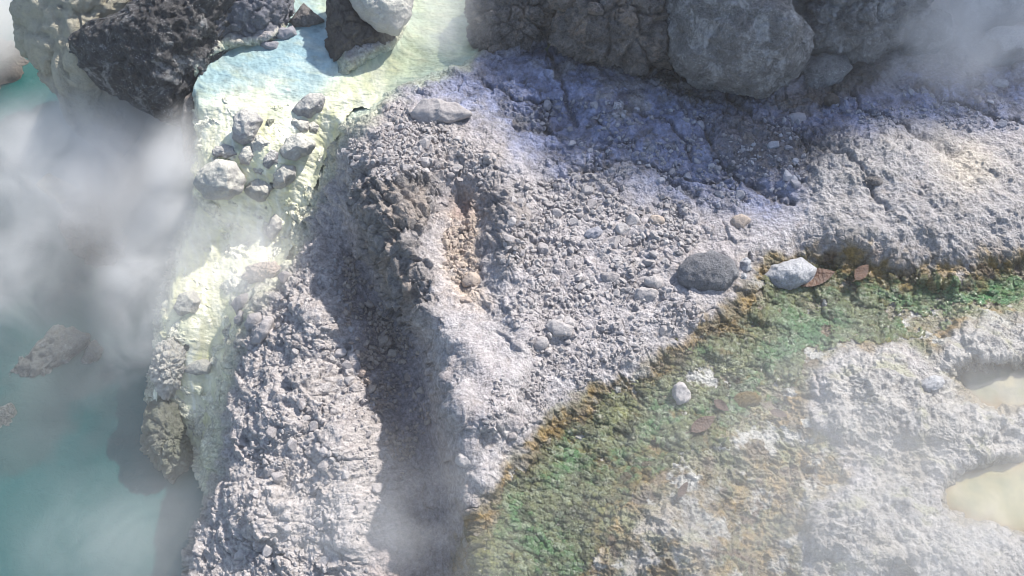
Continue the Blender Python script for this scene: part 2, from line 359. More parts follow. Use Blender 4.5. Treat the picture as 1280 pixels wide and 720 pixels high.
C = mixc(C, z['rim'] * (1 - z['blue']) * 0.6, (0.31, 0.28, 0.265))
C = mixc(C, z['rub'] * 0.5, (0.35, 0.325, 0.325))
C = mixc(C, z['ridge'] * sst(-0.35, 0.25, rdg * 0.5 + mid) * 0.8, (0.145, 0.135, 0.128))
C = mixc(C, z['ridge'] * sst(0.05, 0.35, fbm(qx * 14, qy * 5, 3, 77)) * 0.6, (0.28, 0.235, 0.20))
C = mixc(C, z['holl'] * sst(-0.45, 0.15, n_h), (0.44, 0.365, 0.30))
C = mixc(C, z['holl'] * sst(0.1, 0.4, -n_h) * 0.8, (0.13, 0.115, 0.105))
C = mixc(C, sample(gauss(577, 262, 16, 12), WU2, WV2), (0.30, 0.235, 0.215))
C = mixc(C, np.clip(z['dark_gnd'] * (1.0 + 0.5 * mid), 0, 1), (0.075, 0.068, 0.062))  # darker ground along the boulder feet and beside the crust mound
C = mixc(C, z['crustR'], (0.285, 0.272, 0.27)); C = mixc(C, z['crustB'], (0.30, 0.287, 0.27)); C = mixc(C, z['crustB'] * sst(0.1, 0.35, fbm(ex * 6, ey * 10, 5, 182, gain=0.6)) * 0.6, (0.24, 0.24, 0.13))
C = mixc(C, z['crustB'] * sst(0.05, 0.4, fbm(qx * 4, qy * 4, 5, 181)) * 0.6, (0.19, 0.165, 0.12))
C = mixc(C, cr * sst(0.05, 0.45, mid + 0.3 * big) * 0.7, (0.20, 0.192, 0.185))
C = mixc(C, z['sand'] * 0.85, (0.42, 0.375, 0.31))
# wet bed of the algae stream: olive, ochre fringe
n_och_ = fbm(qx * 7, qy * 7, 5, 188, gain=0.6)
wb = z['wet'] * (1 - z['crustB'] * sst(-0.35, 0.05, n_och_))
wb = np.clip(wb * 1.4, 0, 1) * sst(0.05, 0.55, sample(Z['wet'], WU2 + 14 * n_och_, WV2 + 14 * n_och_) + 0.35 * n_och_)
C = mixc(C, wb, (0.135, 0.125, 0.07))
C = mixc(C, wb * sst(-0.1, 0.4, n_och_) * 0.7, (0.13, 0.155, 0.07))
C = mixc(C, wb * sst(0.0, 0.3, -n_och_ + 0.3 * mid) * 0.75, (0.10, 0.065, 0.032))
n_och = fbm(qx * 5, qy * 5, 4, 88); n_och2 = fbm(qx * 16, qy * 16, 4, 89)
edge = np.clip(1 - np.abs(zs['algae'] - 0.35) / 0.4, 0, 1) * z['wet']
C = mixc(C, np.clip(edge * 1.5, 0, 1) * sst(-0.1, 0.35, n_och + 0.6 * n_och2) * 0.85, (0.20, 0.125, 0.035))
C = mixc(C, wb * sst(0.12, 0.42, n_och2 + 0.35 * n_och) * 0.5, (0.23, 0.165, 0.07))
C = mixc(C, wb * sst(0.15, 0.5, -n_och2 + 0.4 * n_och), (0.08, 0.062, 0.04))
C = mixc(C, wb * sst(0.04, 0.22, fbm(qx * 9, qy * 9, 5, 95, gain=0.6)), (0.33, 0.325, 0.30))
BANK = [(1280, 322), (1180, 338), (1095, 335), (1040, 318), (1000, 322), (945, 345), (925, 385), (880, 415), (805, 462), (735, 510), (665, 562), (622, 610), (595, 655), (575, 720), (572, 900)]
bank = np.clip(crease(BANK, 16) * sst(-0.35, 0.3, n_och_ + 0.5 * n_och2 + 0.1) * 1.1, 0, 1)
def ochre(c):
    c = mixc(c, bank * 0.85, (0.105, 0.082, 0.045)); c = mixc(c, bank * sst(0.05, 0.35, n_och2 + 0.3 * n_och_) * 0.8, (0.20, 0.13, 0.035))
    for u_, v_, a_, b_, g_ in [(1050, 330, 46, 17, -5), (1100, 345, 40, 14, 10), (915, 408, 24, 14, 20), (1225, 332, 50, 12, -5), (1185, 360, 30, 10, 0), (820, 462, 20, 8, -30), (700, 530, 22, 9, -40), (950, 640, 30, 40, 40), (1010, 590, 40, 14, -20), (800, 590, 22, 12, -50), (760, 660, 10, 30, 10), (920, 700, 40, 20, 0)]:
        c = mixc(c, np.clip(sample(gauss(u_, v_, a_, b_, g_), WU2, WV2) * 1.2, 0, 0.7) * sst(-0.15, 0.3, n_och2), (0.21, 0.14, 0.045))
        c = mixc(c, np.clip(sample(gauss(u_, v_, a_, b_, g_), WU2, WV2), 0, 0.85) * sst(0.05, 0.3, -n_och2), (0.10, 0.062, 0.03))
    return c
C = ochre(C)
# sulphur coated rock of the cascade
gapv = np.minimum(np.minimum(g2_, g3_), 0.4 + 0.6 * g1_)
sul = fbm(qx * 6, qy * 6, 4, 99)
C = mixc(C, sst(0.08, 0.5, stain + 0.25 * n_och_) * 0.8, (0.42, 0.42, 0.29))
C = mixc(C, sst(0.1, 0.5, pudm + 0.2 * n_och_) * 0.85, (0.17, 0.14, 0.085))
C = mixc(C, z['casc'], (0.66, 0.65, 0.52))
C = mixc(C, z['casc'] * sst(0.1, 0.45, sul), (0.42, 0.41, 0.36))
C = mixc(C, z['casc'] * sst(0.1, 0.4, -sul) * 0.7, (0.74, 0.74, 0.47))
C = mixc(C, z['strm'], (0.50, 0.58, 0.48))
C = mixc(C, np.clip(z['pool'] * 1.2, 0, 1), (0.24, 0.235, 0.21))
lowgreen = np.clip(z['casc'] * sst(470, 520, VV) * sst(250, 215, UU), 0, 1)
C = mixc(C, lowgreen * 0.8, (0.13, 0.15, 0.09))
var = 1 + 0.35 * k2 * patch1 + 0.3 * iso2 + 0.22 * iso + 0.15 * mid
C = np.clip(C * np.where((z['strm'] > 0.5), 1, var)[..., None], 0.01, 0.85)
WETN = np.clip(0.85 * z['blue'] + 0.9 * z['wet'] * (1 - 0.7 * z['crustB']) + 0.7 * z['casc'] + 0.75 * z['crustB'] + 0.3 * z['crustR'] + 0.4 * z['dark_gnd'] + sst(0.1, 0.5, pudm) + 0.7 * sst(0.1, 0.5, stain), 0, 1)

# ------------------------------------------------------------------ mesh helpers
def mesh_np(name, V, F, mat=None, smooth=True, color=None, extra=None):
    me = bpy.data.meshes.new(name); V = np.asarray(V, f32).reshape(-1, 3); F = np.asarray(F, np.int32); k = F.shape[1]
    me.vertices.add(len(V)); me.vertices.foreach_set('co', V.ravel())
    me.loops.add(F.size); me.loops.foreach_set('vertex_index', F.ravel())
    me.polygons.add(len(F)); me.polygons.foreach_set('loop_start', np.arange(0, F.size, k, dtype=np.int32))
    me.polygons.foreach_set('use_smooth', np.full(len(F), smooth))
    me.update(calc_edges=True)
    if color is not None:
        a = me.color_attributes.new('Col', 'FLOAT_COLOR', 'POINT'); c = np.ones((len(V), 4), f32); c[:, :3] = np.asarray(color).reshape(-1, 3)
        a.data.foreach_set('color', c.ravel())
    for nm, arr in (extra or {}).items():
        a = me.attributes.new(nm, 'FLOAT', 'POINT'); a.data.foreach_set('value', np.asarray(arr, f32).ravel())
    if mat: me.materials.append(mat)
    return me

def link(name, me, label=None, cat=None, group=None, kind=None, parent=None, loc=None):
    o = bpy.data.objects.new(name, me); COL.objects.link(o)
    if label: o['label'] = label
    if cat: o['category'] = cat
    if group: o['group'] = group
    if kind: o['kind'] = kind
    if parent: o.parent = parent
    if loc is not None: o.location = [float(q) for q in loc]
    return o

def grid_faces(keep):
    """quads of the ground grid whose four corners are all in KEEP; returns faces and the used vertex indices"""
    idx = np.arange(NU * NV).reshape(NV, NU)
    k = keep[:-1, :-1] & keep[1:, :-1] & keep[1:, 1:] & keep[:-1, 1:]
    F = np.stack([idx[:-1, :-1][k], idx[1:, :-1][k], idx[1:, 1:][k], idx[:-1, 1:][k]], 1)
    used, inv = np.unique(F, return_inverse=True)
    return inv.reshape(-1, 4), used

# ------------------------------------------------------------------ materials
class NT:
    def __init__(s, name):
        s.m = bpy.data.materials.new(name); s.m.use_nodes = True; s.t = s.m.node_tree; s.t.nodes.clear()
        s.out = s.n('ShaderNodeOutputMaterial')
    def n(s, typ, ins=None, **kw):
        o = s.t.nodes.new(typ)
        for k, v in kw.items(): setattr(o, k, v)
        for k, v in (ins or {}).items(): s.set(o.inputs[k], v)
        return o
    def set(s, sock, v):
        if isinstance(v, bpy.types.NodeSocket): s.t.links.new(v, sock)
        elif isinstance(v, bpy.types.Node): s.t.links.new(v.outputs[0], sock)
        else: sock.default_value = v
    def math(s, op, a, b=0.0, c=None, clamp=False):
        o = s.n('ShaderNodeMath', operation=op, use_clamp=clamp); s.set(o.inputs[0], a); s.set(o.inputs[1], b)
        if c is not None: s.set(o.inputs[2], c)
        return o.outputs[0]
    def noise(s, vec, scale, detail=4, rough=0.55, dist=0.0):
        return s.n('ShaderNodeTexNoise', {'Vector': vec, 'Scale': scale, 'Detail': detail, 'Roughness': rough, 'Distortion': dist}).outputs['Fac']
    def vor(s, vec, scale, feature='F1'):
        return s.n('ShaderNodeTexVoronoi', {'Vector': vec, 'Scale': scale}, feature=feature).outputs['Distance']
    def rng(s, x, a, b, c=0.0, d=1.0):
        return s.n('ShaderNodeMapRange', {'Value': x, 'From Min': a, 'From Max': b, 'To Min': c, 'To Max': d}).outputs[0]
    def mix(s, fac, a, b, blend='MIX'):
        o = s.n('ShaderNodeMix', data_type='RGBA', blend_type=blend); s.set(o.inputs[0], fac)
        for i, q in ((6, a), (7, b)):
            s.set(o.inputs[i], (*q, 1) if isinstance(q, tuple) and len(q) == 3 else q)
        return o.outputs[2]
    def bump(s, h, dist, strength=1.0, normal=None):
        o = s.n('ShaderNodeBump', {'Height': h, 'Distance': dist, 'Strength': strength})
        if normal is not None: s.set(o.inputs['Normal'], normal)
        return o.outputs[0]
    def surf(s, **kw):
        o = s.n('ShaderNodeBsdfPrincipled')
        for k, v in kw.items():
            k = k.replace('_', ' ')
            s.set(o.inputs[k], (*v, 1) if isinstance(v, tuple) and len(v) == 3 else v)
        s.t.links.new(o.outputs[0], s.out.inputs['Surface']); return o

def ground_mat():
    t = NT('crumbly_rock'); pos = t.n('ShaderNodeNewGeometry').outputs['Position']
    col = t.n('ShaderNodeAttribute', attribute_name='Col').outputs['Color']; wet = t.n('ShaderNodeAttribute', attribute_name='wet').outputs['Fac']
    n1 = t.noise(pos, 60, 5, 0.65); n2 = t.noise(pos, 220, 4, 0.6); n3 = t.noise(pos, 18, 4, 0.6)
    k = t.math('MULTIPLY_ADD', n1, 1.9, 0.07); k2 = t.math('MULTIPLY_ADD', n2, 1.3, 0.37)
    kk = t.math('MULTIPLY', k, k2)
    vec = t.n('ShaderNodeCombineColor', {'Red': kk, 'Green': kk, 'Blue': kk}).outputs[0]
    c = t.mix(1.0, col, vec, 'MULTIPLY')
    c = t.mix(t.rng(n3, 0.55, 0.75, 0, 0.35), c, (0.24, 0.19, 0.15))
    v = t.vor(pos, 95); hgt = t.math('MULTIPLY_ADD', n1, 1.2, t.math('MULTIPLY_ADD', n2, 0.5, t.math('MULTIPLY', v, 0.5)))
    nrm = t.bump(hgt, 0.0065, 1.0)
    ro = t.math('MULTIPLY_ADD', t.rng(n3, 0.35, 0.65), 0.18, t.math('MULTIPLY_ADD', wet, -0.64, 0.78))
    t.surf(Base_Color=c, Roughness=ro, Normal=nrm, Specular_IOR_Level=t.math('MULTIPLY_ADD', wet, 0.5, 0.25))
    return t.m

def rock_mat(name, c1, c2, c3, rough=0.85, speck=0.0, bump=0.018, scale=1.0, patch=(0.56, 0.68), spec=0.3, cap=None):
    """c1/c2 mottled stone, c3 pale mineral patches (black_lava: painted highlights); speck: share of small pale specks; cap: colour of upward faces, crust with the look of sunlit tops painted in"""
    t = NT(name); pos = t.n('ShaderNodeTexCoord').outputs['Object']
    n1 = t.noise(pos, 13 * scale, 7, 0.65); n2 = t.noise(pos, 75 * scale, 6, 0.7); n3 = t.noise(pos, 230 * scale, 4, 0.65)
    c = t.mix(t.rng(n1, 0.36, 0.62), c1, c2)
    c = t.mix(t.rng(t.noise(pos, 9 * scale, 9, 0.72, 0.8), patch[0], patch[1], 0, 0.85), c, c3)
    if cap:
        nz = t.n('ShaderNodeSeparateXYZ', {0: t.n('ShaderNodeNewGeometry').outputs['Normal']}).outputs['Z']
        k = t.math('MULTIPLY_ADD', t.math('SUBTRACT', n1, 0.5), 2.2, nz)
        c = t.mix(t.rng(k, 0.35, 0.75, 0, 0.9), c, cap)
    c = t.mix(t.rng(n2, 0.33, 0.58, 0.6, 0), c, tuple(q * (0.4 if sum(c1) < 0.75 else 0.7) for q in c1))
    if speck > 0:
        v = t.vor(pos, 110 * scale); c = t.mix(t.math('MULTIPLY', t.rng(v, 0.30, 0.15), t.rng(n1, 0.46, 0.6, 0, speck)), c, tuple(min(0.8, q * 1.5 + 0.1) for q in c3))
    c = t.mix(t.rng(n3, 0.42, 0.68, 0.0, 0.6), c, tuple(min(0.8, q * 1.5) for q in c2))
    h = t.math('MULTIPLY_ADD', n2, 1.2, t.math('MULTIPLY_ADD', n3, 0.45, t.math('MULTIPLY_ADD', n1, 1.5, t.math('MULTIPLY', t.vor(pos, 48 * scale), 0.5))))
    t.surf(Base_Color=c, Roughness=rough, Normal=t.bump(h, bump, 1.0), Specular_IOR_Level=spec)
    return t.m

def stone_mat(name, c1, c2):
    t = NT(name); pos = t.n('ShaderNodeNewGeometry').outputs['Position']; r = t.n('ShaderNodeObjectInfo').outputs['Random']
    a = t.n('ShaderNodeAttribute', attribute_name='tint').outputs['Fac']
    n1 = t.noise(pos, 90, 5, 0.65); n2 = t.noise(pos, 320, 4, 0.6)
    f = t.math('FRACT', t.math('ADD', t.math('ADD', r, a), t.math('MULTIPLY', n1, 0.3)))
    c = t.mix(f, c1, c2); k = t.math('MULTIPLY', t.math('MULTIPLY_ADD', n1, 1.0, 0.5), t.math('MULTIPLY_ADD', n2, 0.8, 0.6))
    c = t.mix(1.0, c, t.n('ShaderNodeCombineColor', {'Red': k, 'Green': k, 'Blue': k}).outputs[0], 'MULTIPLY')
    t.surf(Base_Color=c, Roughness=0.8, Normal=t.bump(t.math('MULTIPLY_ADD', n1, 1.2, n2), 0.004, 0.8), Specular_IOR_Level=0.25)
    return t.m

M_ground = ground_mat()
M_darkvol = rock_mat('dark_volcanic', (0.07, 0.065, 0.067), (0.27, 0.25, 0.24), (0.42, 0.33, 0.26), speck=0.5, rough=0.6, patch=(0.52, 0.62))
M_boulder = rock_mat('grey_boulder', (0.12, 0.12, 0.125), (0.31, 0.305, 0.305), (0.62, 0.62, 0.64), speck=0.9, rough=0.5, patch=(0.52, 0.62))
M_black = rock_mat('black_lava', (0.035, 0.034, 0.037), (0.085, 0.082, 0.086), (0.50, 0.49, 0.48), speck=0.9, rough=0.36, patch=(0.54, 0.62), spec=0.5)  # pale patches and specks are sunlit highlights painted into the black rock
M_bluerock = rock_mat('blue_grey_fissured', (0.12, 0.125, 0.15), (0.23, 0.235, 0.27), (0.42, 0.41, 0.40), rough=0.6, patch=(0.58, 0.68))
M_yellow = rock_mat('yellow_rock', (0.50, 0.40, 0.17), (0.42, 0.34, 0.18), (0.55, 0.48, 0.30))
M_pale = rock_mat('pale_yellow_rock', (0.60, 0.55, 0.41), (0.48, 0.45, 0.36), (0.66, 0.62, 0.50))
M_crag = rock_mat('tan_crag', (0.19, 0.165, 0.145), (0.115, 0.105, 0.10), (0.34, 0.30, 0.24))
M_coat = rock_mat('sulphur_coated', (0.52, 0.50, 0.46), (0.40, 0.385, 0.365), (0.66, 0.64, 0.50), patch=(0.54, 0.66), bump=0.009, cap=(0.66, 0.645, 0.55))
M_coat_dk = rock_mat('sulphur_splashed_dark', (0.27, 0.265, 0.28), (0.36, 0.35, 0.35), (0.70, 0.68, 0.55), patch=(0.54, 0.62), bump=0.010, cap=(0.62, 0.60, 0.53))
M_stone = stone_mat('dusty_stone', (0.42, 0.395, 0.385), (0.31, 0.285, 0.28))
M_stone_b = stone_mat('blue_grey_stone', (0.37, 0.375, 0.42), (0.25, 0.245, 0.265))
M_stone_t = stone_mat('tan_stone', (0.48, 0.405, 0.335), (0.35, 0.285, 0.245))
M_green = rock_mat('green_stained_rock', (0.34, 0.34, 0.29), (0.21, 0.225, 0.165), (0.55, 0.54, 0.47))
M_wetslab = rock_mat('wet_slab', (0.09, 0.105, 0.10), (0.15, 0.165, 0.16), (0.42, 0.44, 0.45), rough=0.35, patch=(0.58, 0.7), spec=0.5)
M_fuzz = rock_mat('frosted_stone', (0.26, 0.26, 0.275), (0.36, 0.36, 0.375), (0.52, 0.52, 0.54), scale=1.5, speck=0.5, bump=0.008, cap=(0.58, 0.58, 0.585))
M_duskst = rock_mat('dark_frosted_stone', (0.17, 0.17, 0.185), (0.29, 0.29, 0.305), (0.42, 0.42, 0.44), scale=1.5, speck=0.8)
M_ochre = rock_mat('ochre_stone', (0.25, 0.16, 0.04), (0.13, 0.11, 0.05), (0.33, 0.27, 0.13), scale=1.5, rough=0.5)

# ------------------------------------------------------------------ the setting
allk = np.ones((NV, NU), bool); F, used = grid_faces(allk)
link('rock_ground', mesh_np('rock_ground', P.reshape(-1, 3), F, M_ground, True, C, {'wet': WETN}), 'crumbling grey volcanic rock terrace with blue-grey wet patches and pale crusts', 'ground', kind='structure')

# algae: a fuzzy mat lying in the wet bed
an = fbm(ex * 7, ey * 13, 5, 51); an2 = fbm(ex * 30, ey * 55, 4, 52); an3 = fbm(qx * 4, qy * 4, 3, 53)
athick = sample(Z['algae'], WU2 + 10 * an, WV2 + 10 * an2) + 0.45 * an + 0.22 * an2 + 0.20 * an3 - 0.65 * z['crustB'] - 0.30 * sst(820, 900, UU) * sst(480, 560, VV) + 0.04 + 0.30 * fbm(qx * 24, qy * 24, 4, 56) - 0.6 * sst(0.05, 0.3, fbm(qx * 6, qy * 6, 5, 58, gain=0.62)) * sst(640, 860, UU) - 0.1 * gauss(0, 0, 1, 1)[0, 0]
akeep = athick > 0.55
Fa, ua = grid_faces(akeep)
an4 = fbm(ex * 50, ey * 110, 4, 54, ridged=True); an5 = fbm(qx * 120, qy * 120, 3, 55)
lift = 0.0015 + 0.002 * sst(0.55, 0.85, athick) + (0.004 * an2 + 0.0035 * an4 + 0.004 * an + 0.005 * an5 + 0.004 * fbm(qx * 45, qy * 45, 4, 57, gain=0.7)) * sst(0.55, 0.75, athick)
AC_ = 0
lift = np.where(athick < 0.58, -0.004, lift)
PA = (P + NG * lift[..., None]).reshape(-1, 3)[ua]
AC = np.ones(P.shape) * np.array([0.15, 0.17, 0.082])
g1 = fbm(qx * 5, qy * 5, 5, 61, gain=0.6); g2 = fbm(ex * 22, ey * 60, 5, 62, gain=0.65); g3 = fbm(qx * 14, qy * 14, 5, 63, gain=0.65); g4 = fbm(qx * 60, qy * 60, 4, 64, gain=0.7); g5 = fbm(ex * 9, ey * 22, 5, 65, gain=0.6)
AC = mixc(AC, sst(-0.05, 0.25, g1 + 0.3 * g2), (0.08, 0.175, 0.062))
AC = mixc(AC, sst(0.05, 0.3, -g1 + 0.4 * g3) * 0.8, (0.24, 0.25, 0.09))
AC = mixc(AC, sst(0.02, 0.25, g5) * 0.7, (0.07, 0.08, 0.045))
AC = mixc(AC, sst(0.0, 0.3, g2 + 0.5 * g4) * 0.7, (0.30, 0.335, 0.235))
AC = mixc(AC, sst(0.05, 0.3, g3 - 0.5 * g1) * 0.7, (0.055, 0.06, 0.035))
AC = mixc(AC, sst(0.3, 0.5, -g5 + 0.4 * g3 + 0.3 * g1) * 0.6, (0.19, 0.135, 0.045))
AC = mixc(AC, 0.8 * np.exp(-((WU - 1220) / 100) ** 2 - ((WV - 370) / 34) ** 2) * sst(-0.4, 0.2, g3), (0.06, 0.22, 0.075))
AC = mixc(AC, 0.6 * np.exp(-((WU - 1000) / 50) ** 2 - ((WV - 425) / 30) ** 2) * sst(-0.4, 0.2, g3), (0.06, 0.21, 0.075))
AC = mixc(AC, 0.6 * np.exp(-((WU - 600) / 20) ** 2 - ((WV - 690) / 25) ** 2), (0.24, 0.25, 0.05))
AC = mixc(AC, sst(0.95, 0.58, athick + 0.3 * g3) * sst(-0.2, 0.25, g1 + 0.6 * g3) * 0.75, (0.20, 0.135, 0.035))
AC = ochre(AC)
def algae_mat():
    t = NT('algae'); pos = t.n('ShaderNodeNewGeometry').outputs['Position']; col = t.n('ShaderNodeAttribute', attribute_name='Col').outputs['Color']
    n1 = t.noise(pos, 130, 5, 0.7); n2 = t.noise(pos, 45, 4, 0.65, 0.8)
    k = t.math('MULTIPLY_ADD', n1, 1.8, 0.1); vec = t.n('ShaderNodeCombineColor', {'Red': k, 'Green': k, 'Blue': k}).outputs[0]
    c = t.mix(1.0, col, vec, 'MULTIPLY')
    n4 = t.noise(pos, 300, 3, 0.6); h = t.math('MULTIPLY_ADD', n1, 1.0, t.math('MULTIPLY_ADD', n4, 0.5, t.math('MULTIPLY', n2, 0.5)))
    t.surf(Base_Color=c, Roughness=t.rng(n2, 0.35, 0.65, 0.08, 0.24), Normal=t.bump(h, 0.010, 1.0), Specular_IOR_Level=0.8)
    return t.m
link('algae_mat', mesh_np('algae_mat', PA, Fa, algae_mat(), True, AC.reshape(-1, 3)[ua]), 'shaggy wet green algae mat with ochre fringe along the shallow runoff', 'algae', kind='stuff')

# water -----------------------------------------------------------
def water_mat(name, rough, bumps, spec=0.5, rot=0.0, stretch=1.0):
    t = NT(name); pos = t.n('ShaderNodeMapping', {'Vector': t.n('ShaderNodeNewGeometry').outputs['Position'], 'Rotation': (0, 0, rot), 'Scale': (stretch, 1, 1)}).outputs[0]; col = t.n('ShaderNodeAttribute', attribute_name='Col').outputs['Color']
    h = None
    for sc, am in bumps:
        n = t.noise(pos, sc, 4, 0.6, 0.5); h = t.math('MULTIPLY', n, am) if h is None else t.math('MULTIPLY_ADD', n, am, h)
    t.surf(Base_Color=col, Roughness=rough, Normal=t.bump(h, 0.01, 1.0), Specular_IOR_Level=spec)
    return t.m
wsurf_s = np.where(VV < 128, -0.052, 0)
CS = sample(H, UU, VV)
fall = sst(112, 150, VV + 14 * w1)
wz = (-0.052 + 0.005 * fbm(ex * 10, ey * 20, 4, 172)) * (1 - fall) + (CS + 0.019 + 0.010 * fbm(qx * 9, qy * 9, 3, 71) + 0.003 * iso) * fall
flowx = fbm(UU / 9 + 2 * w1, VV / 60 + w2, 4, 73)
PW = at(UU, VV, wz + 0.004 * flowx * fall + 0.0025 * fine)
wmask = sample(np.clip(np.maximum(np.maximum(mask(STREAM, 6), mask(UPPERPOOL, 6)), np.maximum(mask(CREVICE, 6), mask(CASC, 3))), 0, 1), UU, VV)
thin = (1 - 0.8 * sst(330, 345, VV) * sst(285, 310, UU))
wk = (wmask > 0.4) & ~((fall > 0.6) & (wmask < 0.82 + 0.35 * fbm(UU / 25, VV / 25, 4, 79))) & (VV < 560 + 30 * w1)
Fw, uw = grid_faces(wk)
WC = np.ones(P.shape) * np.array([0.36, 0.46, 0.42])
blueup = sample(mask(UPPERPOOL, 14), WU, WV)
bedm = fbm(qx * 13, qy * 13, 5, 171, gain=0.65)
WC = mixc(WC, blueup, (0.27, 0.40, 0.43))
WC = mixc(WC, blueup * sst(0.0, 0.35, fbm(ex * 5, ey * 14, 5, 173)) * 0.6, (0.42, 0.50, 0.46))
st = fbm(ex * 7, ey * 16, 4, 81)
greenup = sample(mask(STREAM, 10), WU, WV)
WC = mixc(WC, greenup, (0.40, 0.45, 0.29))
WC = mixc(WC, greenup * sst(0.0, 0.4, st) * 0.8, (0.56, 0.58, 0.38))
WC = mixc(WC, sst(0.1, 0.45, -st) * 0.5, (0.33, 0.39, 0.30))
cream = np.clip(fall + sample(gauss(440, 125, 40, 22, -35) + 0.9 * gauss(320, 118, 30, 12, -15), WU, WV) * 0.8, 0, 1)
WC = mixc(WC, cream, (0.66, 0.655, 0.47))
WC = mixc(WC, cream * sst(0.0, 0.4, flowx), (0.76, 0.76, 0.62))
WC = mixc(WC, cream * sst(0.1, 0.45, -flowx + 0.4 * sul) * 0.7, (0.66, 0.66, 0.38))
WC = mixc(WC, cream * sst(0.1, 0.4, fbm(qx * 7, qy * 7, 5, 174, gain=0.6)) * 0.6, (0.50, 0.52, 0.36))
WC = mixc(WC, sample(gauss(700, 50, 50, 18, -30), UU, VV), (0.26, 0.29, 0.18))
WC = np.clip(WC * (1 + 0.45 * np.clip(bedm, -0.6, 0.6) + 0.2 * iso)[..., None], 0, 0.85)
link('stream_water', mesh_np('stream_water', PW.reshape(-1, 3)[uw], Fw, water_mat('milky_stream', 0.10, [(16, 0.7), (55, 0.4), (170, 0.12)], 0.6, math.radians(-40), 0.35), True, WC.reshape(-1, 3)[uw]), 'milky blue to sulphur-cream hot stream running over the lip and down the cascade', 'stream', kind='structure')

def sheet(name, lo, hi, z, n, mat, colf, label, cat, kind='structure'):
    xs = np.linspace(lo[0], hi[0], n[0]); ys = np.linspace(lo[1], hi[1], n[1]); X, Y = np.meshgrid(xs, ys)
    V = np.stack([X, Y, np.full(X.shape, z)], 2); i = np.arange(X.size).reshape(X.shape)
    Fq = np.stack([i[:-1, :-1], i[:-1, 1:], i[1:, 1:], i[1:, :-1]], -1).reshape(-1, 4)
    return link(name, mesh_np(name, V, Fq, mat, True, colf(X.astype(f32), Y.astype(f32))), label, cat, kind=kind)
POOL_Z = -0.85
def poolcol(X, Y):
    c = np.ones(X.shape + (3,)) * np.array([0.014, 0.085, 0.08])
    a = fbm(X * 0.9, Y * 0.9, 5, 91); b = fbm(X * 3, Y * 3, 4, 92)
    c = mixc(c, sst(0.0, 0.45, a + 0.3 * b), (0.008, 0.044, 0.046)); c = mixc(c, sst(0.05, 0.5, -a + 0.25 * b), (0.04, 0.105, 0.10))
    for u_, v_, r_ in [(60, 480, 0.26), (20, 545, 0.22), (110, 470, 0.14), (120, 300, 0.22), (140, 350, 0.16)]:
        q = at(u_, v_, POOL_Z); d = np.hypot(X - q[0], Y - q[1]) / r_ + 0.4 * b + 0.5 * fbm(X * 8, Y * 8, 4, 93); c = mixc(c, sst(1.15, 0.6, d) * 0.8, (0.04, 0.075, 0.07))
    return c
sheet('pool_water', (-9, -7), (1.5, 9), POOL_Z, (420, 640), water_mat('teal_pool', 0.12, [(3, 1.2), (11, 0.6), (35, 0.2)]), poolcol, 'milky teal hot spring pool seen through drifting steam', 'pool')
for nm, poly, zz, lab, cc in (('puddle', PUDDLE_A, -0.056, 'larger beige puddle with ochre rim among pale crusts at lower right', (0.27, 0.25, 0.13)), ('puddle.001', PUDDLE_B, -0.052, 'smaller olive-grey puddle behind the larger beige puddle', (0.22, 0.215, 0.165))):
    mk = sample(mask(poly, 9), UU, VV) > 0.28
    Fp, up = grid_faces(mk)
    Pp = at(UU, VV, np.full(UU.shape, zz))
    pc = mixc(np.ones(P.shape) * np.array(cc), sst(0.0, 0.4, mid + 0.5 * big) * 0.6, (0.30, 0.27, 0.17))
    pc = mixc(pc, sst(0.0, 0.35, -mid + 0.3 * iso) * 0.6, (0.22, 0.225, 0.125)); pc = mixc(pc, (1 - sst(0.45, 1.0, sample(mask(poly, 14), WU2, WV2))) * 0.9, (0.20, 0.13, 0.05))
    pc = np.clip(pc * (1 + 0.25 * iso + 0.3 * mid)[..., None], 0, 1)
    link(nm, mesh_np('puddle', Pp.reshape(-1, 3)[up], Fp, water_mat('beige_puddle', 0.05, [(20, 0.006), (80, 0.002)]), True, pc.reshape(-1, 3)[up]), lab, 'puddle', kind='structure')
bm_plane = np.array([[-12, -12, -2.2], [14, -12, -2.2], [14, 14, -2.2], [-12, 14, -2.2]])
link('ground', mesh_np('ground', bm_plane, np.array([[0, 1, 2, 3]]), M_crag), 'grey-brown ground around the hot spring', 'ground', kind='structure')

# ------------------------------------------------------------------ rocks
_ico = {}
def ico(sub):
    if sub not in _ico:
        import bmesh
        bm = bmesh.new(); bmesh.ops.create_icosphere(bm, subdivisions=sub, radius=1.0)
        bm.verts.ensure_lookup_table()
        _ico[sub] = (np.array([v.co[:] for v in bm.verts]), np.array([[v.index for v in f.verts] for f in bm.faces])); bm.free()
    return _ico[sub]

def ground_z(u, v):
    j = int(np.argmin(np.abs(GV - v))); i = int(np.argmin(np.abs(GU - u))); return float(P[j, i, 2])
def ground_at(u, v):
    j = int(np.argmin(np.abs(GV - v))); i = int(np.argmin(np.abs(GU - u))); return P[j, i].copy(), NG[j, i].copy()

